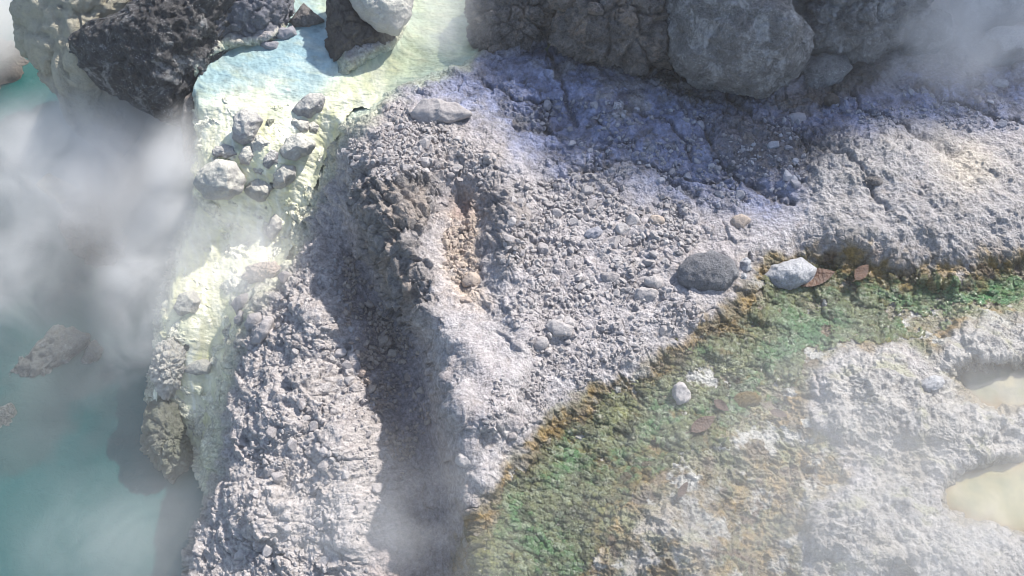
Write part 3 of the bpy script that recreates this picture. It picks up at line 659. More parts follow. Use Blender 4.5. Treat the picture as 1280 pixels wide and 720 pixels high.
def rock(name, pts, label, cat, mat, zg=None, k=0.45, thick=0.9, style='crag', amp=1.0, sub=5, group=None, seed=None):
    """one rock whose outline from the photographer's side is PTS; real depth THICK x its mean radius; seated at ground height ZG"""
    pts = np.array(pts, float); cu, cv = pts.mean(0)
    # area centroid
    x, y = pts[:, 0], pts[:, 1]; x2, y2 = np.roll(x, -1), np.roll(y, -1); cr_ = x * y2 - x2 * y; A = cr_.sum() / 2
    if abs(A) > 1: cu, cv = ((x + x2) * cr_).sum() / (6 * A), ((y + y2) * cr_).sum() / (6 * A)
    vb = pts[:, 1].max()
    if zg is None: zg = ground_z(min(max(cu, -600), 1800), min(vb, 1000))
    d0 = at(cu, cv, zg); dep = float((d0 - CAM) @ FW); m = TH * dep / 640
    ang = np.arctan2(-(y - cv), x - cu); rad = np.hypot(x - cu, y - cv)
    # dense outline polar table
    o = np.argsort(ang); ang, rad = ang[o], rad[o]
    px, py = np.cos(ang) * rad, np.sin(ang) * rad
    tab = np.linspace(-np.pi, np.pi, 181)
    R = np.zeros(181)
    X1, Y1 = px, py; X2, Y2 = np.roll(px, -1), np.roll(py, -1)
    for q, th in enumerate(tab):
        c, s = math.cos(th), math.sin(th); best = 0
        den = c * (Y2 - Y1) - s * (X2 - X1)
        with np.errstate(divide='ignore', invalid='ignore'):
            tt = (X1 * (Y2 - Y1) - Y1 * (X2 - X1)) / den; ss = (X1 * s - Y1 * c) / den
        ok = (tt > 0) & (ss >= -1e-6) & (ss <= 1 + 1e-6)
        R[q] = tt[ok].max() if ok.any() else rad.mean()
    R = (R + np.roll(R, 1) + np.roll(R, -1)) / 3
    rm = R.mean() * m
    c0 = at(cu, cv, zg + k * rm); dep = float((c0 - CAM) @ FW); m = TH * dep / 640; rm = R.mean() * m
    V, F = ico(sub); V = V.copy(); V0_ = V.copy()
    sd = seed if seed is not None else (int(cu * 7 + cv * 13) % 9973)
    if style in ('crag', 'lump') and sub <= 5:
        rs_ = np.random.default_rng(sd)
        for _ in range(11 if style == 'crag' else 8):
            n_ = rs_.normal(size=3); n_[2] = abs(n_[2]) * 1.3; n_ /= np.linalg.norm(n_); V -= np.clip(V @ n_ - rs_.uniform(0.76, 0.95), 0, None)[:, None] * n_
    th = np.arctan2(V[:, 1], V[:, 0]); rr_ = np.interp(th, tab, R) * m
    Q = np.stack([V[:, 0] * rr_, V[:, 1] * rr_, V[:, 2] * rm * thick], 1)
    S = Q / rm; nr = V0_; off = sd * 0.37
    if style == 'crag':
        f1, f2, cid = worley3(S * 2.2 + off, sd); d = 0.10 * fbm3(S * 1.3 + off, 3, sd) + 0.13 * (f2 - f1) - 0.06 + 0.10 * (cid - 0.5) * sst(0, 0.15, f2 - f1)
        g1_, g2_, _ = worley3(S * 6.5 + off, sd + 1); d += 0.035 * (g2_ - g1_) + 0.05 * fbm3(S * 5 + off, 4, sd + 2, ridged=True)
    elif style == 'round':
        f1, f2, cid = worley3(S * 1.25 + off, sd); d = 0.10 * fbm3(S * 1.3 + off, 5, sd) + 0.035 * fbm3(S * 5 + off, 5, sd + 2) + 0.06 * fbm3(S * 2.6 + off, 5, sd + 4, ridged=True) + 0.10 * (f2 - f1) - 0.04
    elif style == 'lump':
        f1, f2, cid = worley3(S * 1.5 + off, sd); d = 0.14 * fbm3(S * 1.4 + off, 3, sd) + 0.10 * (f2 - f1) - 0.04 + 0.035 * fbm3(S * 6 + off, 5, sd + 2, ridged=True)
    elif style == 'vesic':
        f1, f2, cid = worley3(S * 9 + off, sd); g1v, g2v, _ = worley3(S * 20 + off, sd + 1)
        d = 0.12 * fbm3(S * 1.8 + off, 3, sd) + 0.13 * fbm3(S * 3.5 + off, 6, sd + 2, gain=0.62, ridged=True) + 0.035 * f1 - 0.05 * sst(0.35, 0.1, f1) * (cid > 0.5) - 0.02 * sst(0.4, 0.1, g1v) + 0.02 * (g2v - g1v)
    else:  # rough
        wq = S * 2.3 + off + 0.35 * fbm3(S * 2.5 + off, 3, sd + 7)[:, None]; f1, f2, cid = worley3(wq, sd)
        d = 0.12 * fbm3(S * 2 + off, 3, sd) + 0.09 * fbm3(S * 4.5 + off, 5, sd + 2, gain=0.6, ridged=True) + 0.13 * (f2 - f1) - 0.07 * sst(0.12, 0.0, f2 - f1) + 0.10 * (cid - 0.5) * sst(0, 0.12, f2 - f1)
        f1, f2, cid = worley3(S * 8 + off, sd); d += 0.04 * (0.6 - f1)
    if sub >= 5:
        wv_ = S * 11 + 0.6 * fbm3(S * 6 + off, 3, sd + 8)[:, None]; f1, f2, cid = worley3(wv_, sd + 5)
        kf = {'round': 0.45, 'lump': 0.9, 'crag': 1.0, 'rough': 1.6, 'vesic': 1.0}[style]
        d = d + kf * (0.026 * (f2 - f1) + 0.022 * (cid - 0.5) * sst(0, 0.2, f2 - f1) + 0.035 * fbm3(S * 14 + off, 4, sd + 6, gain=0.6, ridged=True))
    Q = Q + nr * (d * rm * amp)[:, None]
    W = Q[:, :1] * RT + Q[:, 1:2] * UP - Q[:, 2:3] * FW
    return link(name, mesh_np(name, W, F, mat), label, cat, group, loc=c0)

def zoomed(pts, x0, y0, s): return [(x0 + px / s, y0 + py / s) for px, py in pts]

# boulders along the top
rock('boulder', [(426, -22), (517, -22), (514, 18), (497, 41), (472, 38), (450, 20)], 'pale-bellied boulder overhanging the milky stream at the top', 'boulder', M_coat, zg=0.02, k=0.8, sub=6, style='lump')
rock('boulder', [(413, -30), (446, 4), (462, 33), (497, 46), (484, 64), (442, 92), (417, 92), (414, 50)], 'dark upright boulder standing in the stream under the pale-bellied boulder', 'boulder', M_crag, zg=-0.09, k=0.3, sub=6, style='rough')
rock('boulder', [(604, -30), (592, 18), (594, 48), (614, 65), (652, 60), (690, 42), (700, 15), (697, -30)], 'knobbly dark boulder with cracked face at the right bank of the stream', 'boulder', M_darkvol, zg=-0.06, sub=7, k=0.5, style='rough', amp=1.35)
rock('boulder', [(692, -30), (706, 20), (700, 45), (716, 62), (762, 73), (800, 84), (826, 72), (840, 30), (836, -30)], 'craggy brown-black boulder between the knobbly boulder and the rounded grey one', 'boulder', M_darkvol, sub=7, k=0.5, style='rough', amp=1.35)
rock('boulder', [(838, -40), (831, 45), (850, 85), (870, 103), (905, 113), (946, 121), (986, 102), (1011, 70), (1005, 40), (985, 12), (990, -40)], 'large rounded grey boulder speckled with white, biggest of the top row', 'boulder', M_boulder, sub=7, k=0.6, style='lump', amp=1.15)
rock('boulder', [(984, -45), (996, 35), (1015, 63), (1060, 71), (1112, 56), (1152, 15), (1165, -45)], 'broad dark grey boulder behind the leaning flat slab', 'boulder', M_boulder, sub=7, k=0.5, style='rough', seed=77)
rock('boulder', [(1160, 4), (1186, 20), (1191, 55), (1160, 71), (1130, 68), (1119, 50), (1135, 20)], 'wedge-shaped grey boulder half veiled by steam beside the broad dark boulder', 'boulder', M_boulder, k=0.4, style='lump')
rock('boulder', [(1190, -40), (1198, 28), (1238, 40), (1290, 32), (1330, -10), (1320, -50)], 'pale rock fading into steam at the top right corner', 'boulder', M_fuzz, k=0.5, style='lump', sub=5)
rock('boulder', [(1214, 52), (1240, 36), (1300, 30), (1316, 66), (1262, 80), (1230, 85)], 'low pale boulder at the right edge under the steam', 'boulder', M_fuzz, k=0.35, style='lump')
rock('rock_slab', [(1000, 84), (1028, 66), (1058, 71), (1065, 86), (1046, 106), (1016, 118), (1003, 108)], 'flat grey slab leaning against the large speckled boulder', 'slab', M_boulder, k=0.2, thick=0.5, style='round', seed=12)
# upper left
rock('outcrop', [(104, 60), (118, 44), (150, 38), (180, 20), (215, -10), (240, -60), (330, -60), (318, 5), (288, 40), (270, 84), (252, 116), (230, 148), (214, 146), (200, 139), (165, 118), (140, 104), (122, 90)], 'black lava outcrop with sunlit flecks jutting over the steaming pool', 'outcrop', M_black, zg=-0.15, k=0.3, sub=7, style='vesic', amp=1.0)
rock('outcrop', [(290, -60), (364, -60), (358, 16), (347, 47), (322, 60), (290, 62), (272, 84), (262, 98), (244, 112), (238, 92), (262, 50), (282, 10)], 'blue-grey fissured rock between the black lava outcrop and the blue shallows', 'outcrop', M_bluerock, zg=-0.08, k=0.3, sub=6, style='rough', amp=0.9)
rock('outcrop', [(36, 30), (60, -60), (260, -60), (210, 20), (160, 70), (175, 125), (150, 190), (112, 170), (85, 110), (50, 80)], 'pale yellowish rock wall behind the black outcrop, fading down into steam', 'outcrop', M_pale, zg=-0.34, k=0.2, sub=6, style='rough', amp=0.7)
rock('boulder', [(-60, 80), (-10, 62), (40, 66), (75, 100), (90, 150), (40, 190), (-60, 190)], 'steam-veiled grey rock at the left edge of the pool', 'boulder', M_crag, zg=-1.2, k=0.2, style='rough')
rock('stone', [(358, 27), (380, 4), (408, 27), (388, 36), (365, 36)], 'pointed dark stone in the blue shallows beside the black outcrop', 'stone', M_darkvol, zg=-0.06, k=0.25, sub=4)
rock('stone', [(338, 46), (350, 34), (366, 32), (372, 44), (356, 52)], 'small blue-grey stone between the pointed stone and the black outcrop', 'stone', M_stone_b, zg=-0.06, k=0.3, sub=4)
rock('stone', [(322, 56), (332, 50), (348, 52), (347, 62), (332, 64)], 'low blue-grey stone at the waterline below the black outcrop', 'stone', M_stone_b, zg=-0.06, k=0.3, sub=4)
rock('stone', [(232, 122), (240, 117), (246, 124), (240, 150), (238, 200), (231, 200), (229, 150)], 'dark wet rib of rock hanging from the lip beside the fall', 'rock', M_darkvol, zg=-0.2, k=0.2, sub=5, style='rough')
# pool rocks
rock('pool_rock', [(84, 258), (108, 234), (136, 250), (146, 285), (164, 330), (150, 368), (128, 345), (104, 318), (86, 290)], 'dark rough rock breaking the teal pool below the thickest steam', 'rock', M_crag, zg=POOL_Z, k=0.05, thick=0.6, sub=6, style='rough')
rock('pool_rock', [(48, 232), (62, 218), (92, 236), (104, 258), (80, 254)], 'yellow-ochre rock tip glowing through the steam', 'rock', M_yellow, zg=POOL_Z + 0.08, k=0.2, sub=5, style='rough')
rock('pool_slab', [(-30, 500), (10, 468), (44, 440), (66, 412), (84, 412), (112, 424), (96, 440), (70, 470), (38, 490), (10, 512), (-30, 530)], 'wet grey-brown rock slab with white waterline at the left edge of the pool', 'slab', M_wetslab, zg=POOL_Z - 0.06, k=0.0, thick=0.42, sub=6, style='rough', amp=1.3)
rock('pool_slab', [(-30, 530), (12, 505), (22, 535), (0, 570), (-30, 592)], 'dark wet slab below the white-edged slab at the left edge', 'slab', M_wetslab, zg=POOL_Z - 0.065, k=0.0, thick=0.4, sub=5, style='rough', amp=1.2)
rock('pool_slab', [(78, 500), (100, 455), (116, 425), (128, 438), (118, 475), (92, 515)], 'narrow submerged slab right of the white-edged slab in the pool', 'slab', M_wetslab, zg=POOL_Z - 0.065, k=0.0, thick=0.4, sub=5, style='rough', amp=1.2)
# cascade stones
zz = lambda p: zoomed(p, 220, 90, 720 / 220)
GC = 'stones heaped on the sulphur cascade'
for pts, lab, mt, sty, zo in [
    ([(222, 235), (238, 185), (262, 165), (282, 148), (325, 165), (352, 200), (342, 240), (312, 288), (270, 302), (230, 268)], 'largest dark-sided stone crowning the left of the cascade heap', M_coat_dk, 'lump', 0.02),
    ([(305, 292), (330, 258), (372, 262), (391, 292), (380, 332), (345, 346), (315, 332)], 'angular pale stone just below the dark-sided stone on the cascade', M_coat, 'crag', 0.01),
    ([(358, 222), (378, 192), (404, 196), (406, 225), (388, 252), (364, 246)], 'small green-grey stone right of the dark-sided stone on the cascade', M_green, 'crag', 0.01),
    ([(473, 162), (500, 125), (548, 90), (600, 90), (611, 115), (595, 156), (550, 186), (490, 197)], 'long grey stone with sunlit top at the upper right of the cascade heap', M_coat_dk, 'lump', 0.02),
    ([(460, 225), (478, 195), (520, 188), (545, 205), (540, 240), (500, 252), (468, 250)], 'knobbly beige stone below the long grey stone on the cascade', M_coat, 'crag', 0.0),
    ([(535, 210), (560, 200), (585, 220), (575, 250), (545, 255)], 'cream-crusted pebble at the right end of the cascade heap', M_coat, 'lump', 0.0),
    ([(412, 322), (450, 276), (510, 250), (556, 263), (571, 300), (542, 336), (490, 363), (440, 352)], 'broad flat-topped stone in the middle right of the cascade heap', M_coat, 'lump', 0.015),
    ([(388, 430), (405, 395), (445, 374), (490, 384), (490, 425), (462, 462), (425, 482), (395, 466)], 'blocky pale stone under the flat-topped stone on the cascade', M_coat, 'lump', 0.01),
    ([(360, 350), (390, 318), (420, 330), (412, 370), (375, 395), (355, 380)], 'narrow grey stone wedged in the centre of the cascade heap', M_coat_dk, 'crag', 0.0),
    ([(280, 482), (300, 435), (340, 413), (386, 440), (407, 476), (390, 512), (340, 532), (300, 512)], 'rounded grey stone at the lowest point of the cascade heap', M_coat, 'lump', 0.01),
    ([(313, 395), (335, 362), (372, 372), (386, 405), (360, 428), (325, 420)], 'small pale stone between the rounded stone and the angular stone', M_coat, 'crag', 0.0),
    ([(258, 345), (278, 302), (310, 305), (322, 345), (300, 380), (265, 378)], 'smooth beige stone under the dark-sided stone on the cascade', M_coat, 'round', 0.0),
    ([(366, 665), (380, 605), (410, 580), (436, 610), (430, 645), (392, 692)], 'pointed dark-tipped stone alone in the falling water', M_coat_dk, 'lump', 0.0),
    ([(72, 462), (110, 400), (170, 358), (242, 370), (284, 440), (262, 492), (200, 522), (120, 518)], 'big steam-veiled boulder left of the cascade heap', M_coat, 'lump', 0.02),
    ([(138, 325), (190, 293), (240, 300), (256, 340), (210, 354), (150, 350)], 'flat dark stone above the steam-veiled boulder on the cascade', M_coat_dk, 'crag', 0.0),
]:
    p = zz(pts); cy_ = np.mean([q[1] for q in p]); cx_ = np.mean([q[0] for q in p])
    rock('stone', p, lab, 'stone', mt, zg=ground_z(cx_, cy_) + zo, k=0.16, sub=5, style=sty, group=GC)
z3 = lambda p: zoomed(p, 180, 300, 2.4)
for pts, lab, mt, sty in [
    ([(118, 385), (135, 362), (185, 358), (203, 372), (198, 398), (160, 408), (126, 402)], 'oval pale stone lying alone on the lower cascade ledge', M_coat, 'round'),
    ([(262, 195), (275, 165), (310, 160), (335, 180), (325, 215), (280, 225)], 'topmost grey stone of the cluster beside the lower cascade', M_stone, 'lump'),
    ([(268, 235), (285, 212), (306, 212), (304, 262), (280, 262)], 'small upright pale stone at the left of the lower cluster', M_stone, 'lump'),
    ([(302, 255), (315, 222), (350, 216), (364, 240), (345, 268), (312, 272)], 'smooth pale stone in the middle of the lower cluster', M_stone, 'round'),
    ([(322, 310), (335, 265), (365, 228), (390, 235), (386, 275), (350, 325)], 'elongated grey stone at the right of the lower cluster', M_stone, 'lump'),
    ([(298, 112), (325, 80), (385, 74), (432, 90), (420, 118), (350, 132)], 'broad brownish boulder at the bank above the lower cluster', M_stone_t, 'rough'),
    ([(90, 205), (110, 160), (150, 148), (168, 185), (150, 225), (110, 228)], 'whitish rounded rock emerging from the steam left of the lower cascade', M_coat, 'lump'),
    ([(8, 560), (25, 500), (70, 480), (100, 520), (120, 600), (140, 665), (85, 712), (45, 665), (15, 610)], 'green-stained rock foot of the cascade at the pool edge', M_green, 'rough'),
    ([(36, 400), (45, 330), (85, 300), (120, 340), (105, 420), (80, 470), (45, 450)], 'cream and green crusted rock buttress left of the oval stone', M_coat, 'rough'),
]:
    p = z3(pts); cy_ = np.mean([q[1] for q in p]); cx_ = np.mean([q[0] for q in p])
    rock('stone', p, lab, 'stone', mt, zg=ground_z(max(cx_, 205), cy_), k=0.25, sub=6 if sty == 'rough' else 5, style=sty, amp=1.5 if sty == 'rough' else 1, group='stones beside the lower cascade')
# terrace stones one can point at
def disc(u, v, rx, ry, a=0, n=9, seed=0):
    r_ = np.random.default_rng(int(u * 31 + v)); t_ = np.linspace(0, 2 * np.pi, n, endpoint=False); q = 1 + r_.uniform(-0.16, 0.16, n)
    x, y = rx * np.cos(t_) * q, ry * np.sin(t_) * q; c, s = math.cos(math.radians(a)), math.sin(math.radians(a))
    return [(u + c * i + s * j, v - s * i + c * j) for i, j in zip(x, y)]
for pts, lab, mt, sty, th_ in [
    ([(846, 340), (860, 321), (890, 314), (916, 324), (924, 345), (906, 363), (870, 366), (850, 356)], 'dark rounded stone with frosted rim half sunk in grey dust beside the runoff', M_duskst, 'round', 0.55),
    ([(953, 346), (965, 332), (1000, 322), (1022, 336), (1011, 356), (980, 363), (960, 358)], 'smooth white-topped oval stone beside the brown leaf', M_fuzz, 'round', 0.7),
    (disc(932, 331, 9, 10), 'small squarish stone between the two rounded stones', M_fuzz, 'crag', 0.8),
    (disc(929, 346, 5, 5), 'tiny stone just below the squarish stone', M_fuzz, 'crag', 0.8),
    (disc(589, 351, 14, 11, 20), 'tan stone at the foot of the sandy hollow', M_stone_t, 'crag', 0.8),
    (disc(582, 377, 9, 7), 'pale cream stone below the dark hole under the sandy hollow', M_stone_t, 'crag', 0.8),
    ([(512, 142), (530, 124), (572, 129), (592, 143), (560, 156), (524, 160)], 'flat-faced grey block on the rim near the stream', M_stone, 'lump', 0.7),
    (disc(675, 429, 10, 10), 'round pale stone at the bottom of the rubble patch', M_stone, 'round', 0.8),
    ([(682, 408), (690, 398), (718, 408), (715, 420), (690, 422)], 'flat angular slab stone above the round pale stone', M_stone, 'crag', 0.5),
    (disc(1250, 105, 10, 8), 'pale round stone in a dark dimple near the right edge', M_stone_b, 'lump', 0.8),
    (disc(995, 150, 13, 11), 'rounded blue-grey stone below the leaning slab', M_stone_b, 'round', 0.6),
    (disc(1040, 125, 11, 8, 20), 'small brown stone just under the leaning slab', M_crag, 'lump', 0.7),
    (disc(1093, 226, 13, 6, -10), 'dark flat stone on the pale crust mound', M_darkvol, 'lump', 0.5),
    (disc(851, 492, 13, 14, 10), 'jagged grey stone standing in the green algae', M_stone, 'crag', 0.9),
    (disc(932, 501, 18, 12, 10), 'ochre-coated dome of stone among the algae', M_ochre, 'round', 0.6),
    (disc(806, 369, 16, 11, 15), 'blocky grey stone on the dusty slope left of the rounded stones', M_stone, 'crag', 0.6),
    (disc(762, 347, 14, 9, -15), 'flat grey stone at the right edge of the rubble patch', M_stone, 'crag', 0.6),
    (disc(818, 352, 12, 9), 'grey stone just above the blocky stone on the dusty slope', M_stone, 'lump', 0.7),
    (disc(742, 293, 12, 9, 30), 'blue-tinged stone at the upper edge of the rubble patch', M_stone_b, 'crag', 0.7),
    (disc(820, 276, 11, 7), 'tan stone where the blue plates meet the rubble', M_stone_t, 'lump', 0.7),
    (disc(925, 277, 14, 10, 10), 'brown-grey stone left of the pale crust mound', M_stone_t, 'lump', 0.6),
    (disc(580, 575, 12, 9), 'pale stone on the spur above the algae', M_stone, 'crag', 0.6),
    (disc(640, 545, 8, 7), 'light stone on the terrace edge beside the ochre fringe', M_stone, 'crag', 0.8),
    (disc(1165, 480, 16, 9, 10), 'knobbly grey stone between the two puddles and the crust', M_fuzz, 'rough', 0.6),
]:
    cv_ = np.mean([q[1] for q in pts]); cu_ = np.mean([q[0] for q in pts])
    big_ = (max(q[0] for q in pts) - min(q[0] for q in pts)) > 45
    rock('stone', pts, lab, 'stone', mt, zg=ground_z(cu_, cv_), k=0.10, thick=th_, sub=5 if big_ else 4, style=sty)

# unseen wall added at upper right, top edge shaped to shade the terrace
edge_px = [(560, 60), (640, 170), (720, 225), (850, 255), (960, 260), (1040, 205), (1110, 170), (1200, 160), (1300, 150), (1420, 140)]
s_len = 13.0
top = np.array([at(u, v, 0.0) + SUN * s_len for u, v in edge_px])
top = top[np.argsort(top[:, 0])]
nx_, nz_ = 90, 40
sx_ = np.linspace(0, 1, nx_); tp = np.stack([np.interp(sx_, np.linspace(0, 1, len(top)), top[:, i]) for i in range(3)], 1)
tp[:, 2] += 0.30 * fbm(sx_ * 14, sx_ * 0, 5, 5)
rows = []
for t_ in np.linspace(0, 1, nz_):
    q = tp.copy(); q[:, 2] = tp[:, 2] * (1 - t_) + (-1.0) * t_;     q[:, 1] += 0.15 * fbm(sx_ * 12, np.full(nx_, t_ * 9), 4, 8) * (0.2 + t_)
    rows.append(q)
for t_ in np.linspace(0, 1, 12):
    q = tp.copy(); q[:, 1] += 1.2 * t_; q[:, 2] -= 0.6 * t_ ** 2 * 1.0 + 0.0
    rows.insert(0, q)
q = rows[0].copy(); q[:, 2] = -1; rows.insert(0, q)
W = np.stack(rows); i = np.arange(W.shape[0] * nx_).reshape(W.shape[0], nx_)
Fq = np.stack([i[:-1, :-1], i[1:, :-1], i[1:, 1:], i[:-1, 1:]], -1).reshape(-1, 4)
link('shade_wall', mesh_np('shade_wall', W, Fq, M_crag), 'unseen grey rock wall added to shade the top of the terrace', 'shade_wall', kind='structure')

# ------------------------------------------------------------------ loose stones
def pebble_mesh(seed, sub=2):
    r_ = np.random.default_rng(seed); V, F = ico(sub); V = V.copy()
    for _ in range(9):
        n = r_.normal(size=3); n /= np.linalg.norm(n); d = r_.uniform(0.45, 0.85); s = V @ n; V -= np.clip(s - d, 0, None)[:, None] * n
    V *= np.array([1, r_.uniform(0.65, 0.95), r_.uniform(0.5, 0.8)]); V += 0.03 * perlin3(V * 3 + seed, seed)[:, None] * V
    return V, F
bases = [pebble_mesh(100 + i, 3) for i in range(10)]
bases_lo = [pebble_mesh(200 + i, 1) for i in range(10)]
def rotm(a, b, c):
    return np.array(Matrix.Rotation(a, 3, 'Z') @ Matrix.Rotation(b, 3, 'X') @ Matrix.Rotation(c, 3, 'Y'))

ZP = {'rubble': [(640, 230), (720, 215), (860, 255), (880, 300), (820, 345), (790, 400), (720, 435), (660, 445), (640, 400), (630, 330)],
      'rim': [(436, 170), (500, 130), (560, 165), (620, 200), (600, 235), (540, 215), (490, 240), (440, 235)],
      'bench': [(370, 330), (420, 320), (450, 440), (480, 560), (465, 715), (300, 715), (290, 600), (320, 480), (340, 400)],
      'hollow': [(552, 290), (592, 285), (602, 345), (575, 362), (550, 330)],
      'plates': [(650, 120), (820, 130), (1000, 150), (1010, 240), (900, 260), (740, 215), (660, 170)],
      'gully': [(430, 300), (460, 350), (520, 430), (540, 520), (500, 600), (450, 480), (425, 380)],
      'slope': [(700, 440), (800, 400), (860, 370), (880, 400), (800, 445), (700, 500), (640, 550), (600, 540), (620, 470)],
      'righttop': [(1010, 130), (1130, 110), (1270, 130), (1270, 165), (1080, 160)]}
def pip(poly, u, v):
    p = np.array(poly); c = False
    for (x1, y1), (x2, y2) in zip(p, np.roll(p, -1, 0)):
        if (y1 > v) != (y2 > v) and u < (x2 - x1) * (v - y1) / (y2 - y1) + x1: c = not c
    return c
def pts_in(poly, n, r_):
    p = np.array(poly, float); lo, hi = p.min(0), p.max(0); out = []
    while len(out) < n:
        u, v = r_.uniform(lo, hi)
        if pip(poly, u, v): out.append((u, v))
    return out
SPEC = [('rubble', 80, 5.5, 11, M_stone, 'fist-sized dusty grey stone lying loose in the rubble patch on the terrace'),
        ('rim', 40, 5, 11, M_stone, 'crumbled grey stone lying loose on the sunlit terrace rim'),
        ('bench', 55, 5, 11, M_stone, 'pale crumbled stone lying on the sunlit slope above the pool'),
        ('hollow', 16, 4, 9, M_stone_t, 'sandy tan stone lying inside the sandy hollow'),
        ('plates', 34, 4.5, 10, M_stone_b, 'blue-grey stone lying on the wet shaded plates'),
        ('gully', 26, 4, 9, M_stone_t, 'brown-grey stone lying in the shadowed gully'),
        ('slope', 18, 4, 8, M_stone, 'small grey stone lying on the dusty slope above the algae'),
        ('righttop', 12, 4, 9, M_stone_b, 'grey stone lying on the misty ground below the top right boulders')]
peb_cache = {}
rp = np.random.default_rng(21)
for key, n, a, b, mt, lab in SPEC:
    for (u, v) in pts_in(ZP[key], n, rp):
        bi = int(rp.integers(10)); ck = (bi, mt.name)
        if ck not in peb_cache: peb_cache[ck] = mesh_np('stone', bases[bi][0], bases[bi][1], mt, False)
        p, nn = ground_at(u, v); m = TH * float((p - CAM) @ FW) / 640
        r_ = (a + (b - a) * rp.random() ** 2.2) * m
        o = link('stone', peb_cache[ck], lab, 'stone', {'rubble': 'loose stones in the rubble patch', 'rim': 'loose stones on the terrace rim', 'bench': 'loose stones on the slope above the pool', 'hollow': 'loose stones in the sandy hollow', 'plates': 'loose stones on the wet plates', 'gully': 'loose stones in the gully', 'slope': 'loose stones above the algae', 'righttop': 'loose stones below the top right boulders'}[key], loc=p + nn * r_ * 0.08)
        o.rotation_euler = (rp.uniform(-0.5, 0.5), rp.uniform(-0.5, 0.5), rp.uniform(0, 6.28)); s = r_; o.scale = (s, s, s)

def gravel(name, spec, mat, label):
    Vs, Fs, Cs, o = [], [], [], 0; r_ = np.random.default_rng(len(label))
    for key, n, a, b in spec:
        uv = np.array(pts_in(ZP[key], n * 2, r_)); kk = fbm(uv[:, 0] / 55, uv[:, 1] / 45, 3, 301) + r_.normal(0, 0.12, len(uv)); uv = uv[np.argsort(-kk)[:n]]
        for (u, v) in uv:
            j = int(np.searchsorted(GV, v)); i = int(np.searchsorted(GU, u)); p = P[j, i]; m = TH * float((p - CAM) @ FW) / 640
            s = (a + (b - a) * r_.random() ** 2.5) * m; V, F = bases_lo[r_.integers(10)]
            Cs.append(np.full(len(V), r_.random())); Vs.append((V @ rotm(*r_.uniform(0, 6.28, 3)).T) * s + p + NG[j, i] * s * 0.2); Fs.append(F + o); o += len(V)
    return link(name, mesh_np(name, np.concatenate(Vs), np.concatenate(Fs), mat, False, None, {'tint': np.concatenate(Cs)}), label, 'gravel', kind='stuff')
gravel('gravel', [('rubble', 2000, 1.5, 6.5), ('rim', 1500, 1.5, 6), ('bench', 1000, 1.3, 5.5), ('slope', 900, 1.3, 5)], M_stone, 'loose pale grey gravel scattered over terrace rubble and the sunlit slope')
gravel('gravel', [('hollow', 420, 1.4, 5), ('gully', 1000, 1.3, 5.5)], M_stone_t, 'tan gravel in the sandy hollow and the gully')
gravel('gravel', [('plates', 900, 1.3, 5.5), ('righttop', 500, 1.2, 4)], M_stone_b, 'blue-grey grit on the wet shaded plates')

# ------------------------------------------------------------------ fallen leaves
def leaf_mat(name, c1, c2):
    t = NT(name); pos = t.n('ShaderNodeTexCoord').outputs['Object']
    wv = t.n('ShaderNodeTexWave', {'Vector': pos, 'Scale': 9.0, 'Distortion': 1.0}, bands_direction='X').outputs['Fac']
    c = t.mix(t.rng(t.noise(pos, 7, 5), 0.35, 0.65), c1, c2); wv = t.noise(pos, 14, 4)
    t.surf(Base_Color=c, Roughness=0.55, Normal=t.bump(wv, 0.02, 0.4)); return t.m
M_leaf = leaf_mat('brown_leaf', (0.11, 0.048, 0.022), (0.06, 0.028, 0.016)); M_leaf2 = leaf_mat('dull_leaf', (0.10, 0.058, 0.038), (0.055, 0.034, 0.024))
def leaf(u, v, L, W_, a, mat, label, curl=0.15):
    n, k = 22, 7; V = []; 
    for i in range(n + 1):
        t_ = i / n; w = math.sin(math.pi * t_ ** 0.85) ** 0.8 * W_ / L * (1 + 0.10 * (i % 2))
        for j in range(k):
            s = (j / (k - 1) - 0.5) * 2; V.append((t_ - 0.5, s * w / 2, curl * (0.5 * (t_ - 0.4) ** 2 + 0.6 * abs(s) * w) + 0.01 * math.sin(9 * t_ + 3 * s)))
    V = np.array(V); F = []; nn_ = len(V)
    for i in range(n):
        for j in range(k - 1):
            q = i * k + j; F.append((q, q + k, q + k + 1, q + 1)); F.append((q + nn_, q + 1 + nn_, q + k + 1 + nn_, q + k + nn_))
    V2 = V.copy(); V2[:, 2] -= 0.012; V = np.concatenate([V, V2])
    # stalk: a thin bent prism at the base end
    b = len(V); st_ = []
    for i in range(5):
        t_ = i / 4; x = -0.5 - 0.22 * t_; z_ = 0.012 + 0.05 * t_
        for dy, dz in ((-0.012, 0), (0.012, 0), (0.012, 0.02), (-0.012, 0.02)): st_.append((x, dy + 0.03 * t_, z_ + dz))
    V0, F0 = V, list(F); F = []; V = np.array(st_); b = 0
    for i in range(4):
        for j in range(4): F.append((b + i * 4 + j, b + i * 4 + (j + 1) % 4, b + i * 4 + 4 + (j + 1) % 4, b + i * 4 + 4 + j))
    p, nr = ground_at(u, v); m = TH * float((p - CAM) @ FW) / 640; jj, ii = int(np.searchsorted(GV, v)), int(np.searchsorted(GU, u)); h_ = int(L * 0.3); p[2] = np.percentile(P[jj - h_:jj + h_, ii - h_:ii + h_, 2], 80)
    o = link('leaf', mesh_np('leaf', V0, np.array(F0), mat), label, 'leaf', 'fallen leaves in the runoff', loc=p + np.array([0, 0, 0.016]))
    nr = nr * 0.15 + np.array([0.05, -0.2, 1]); q = Vector(nr).to_track_quat('Z', 'Y').to_euler()
    o.rotation_euler = (Vector(nr).normalized().to_track_quat('Z', 'Y').to_matrix() @ Matrix.Rotation(math.radians(a), 3, 'Z')).to_euler()
    s = L * m; o.scale = (s, s, s); link('stalk', mesh_np('stalk', V, np.array(F), mat), parent=o); return o
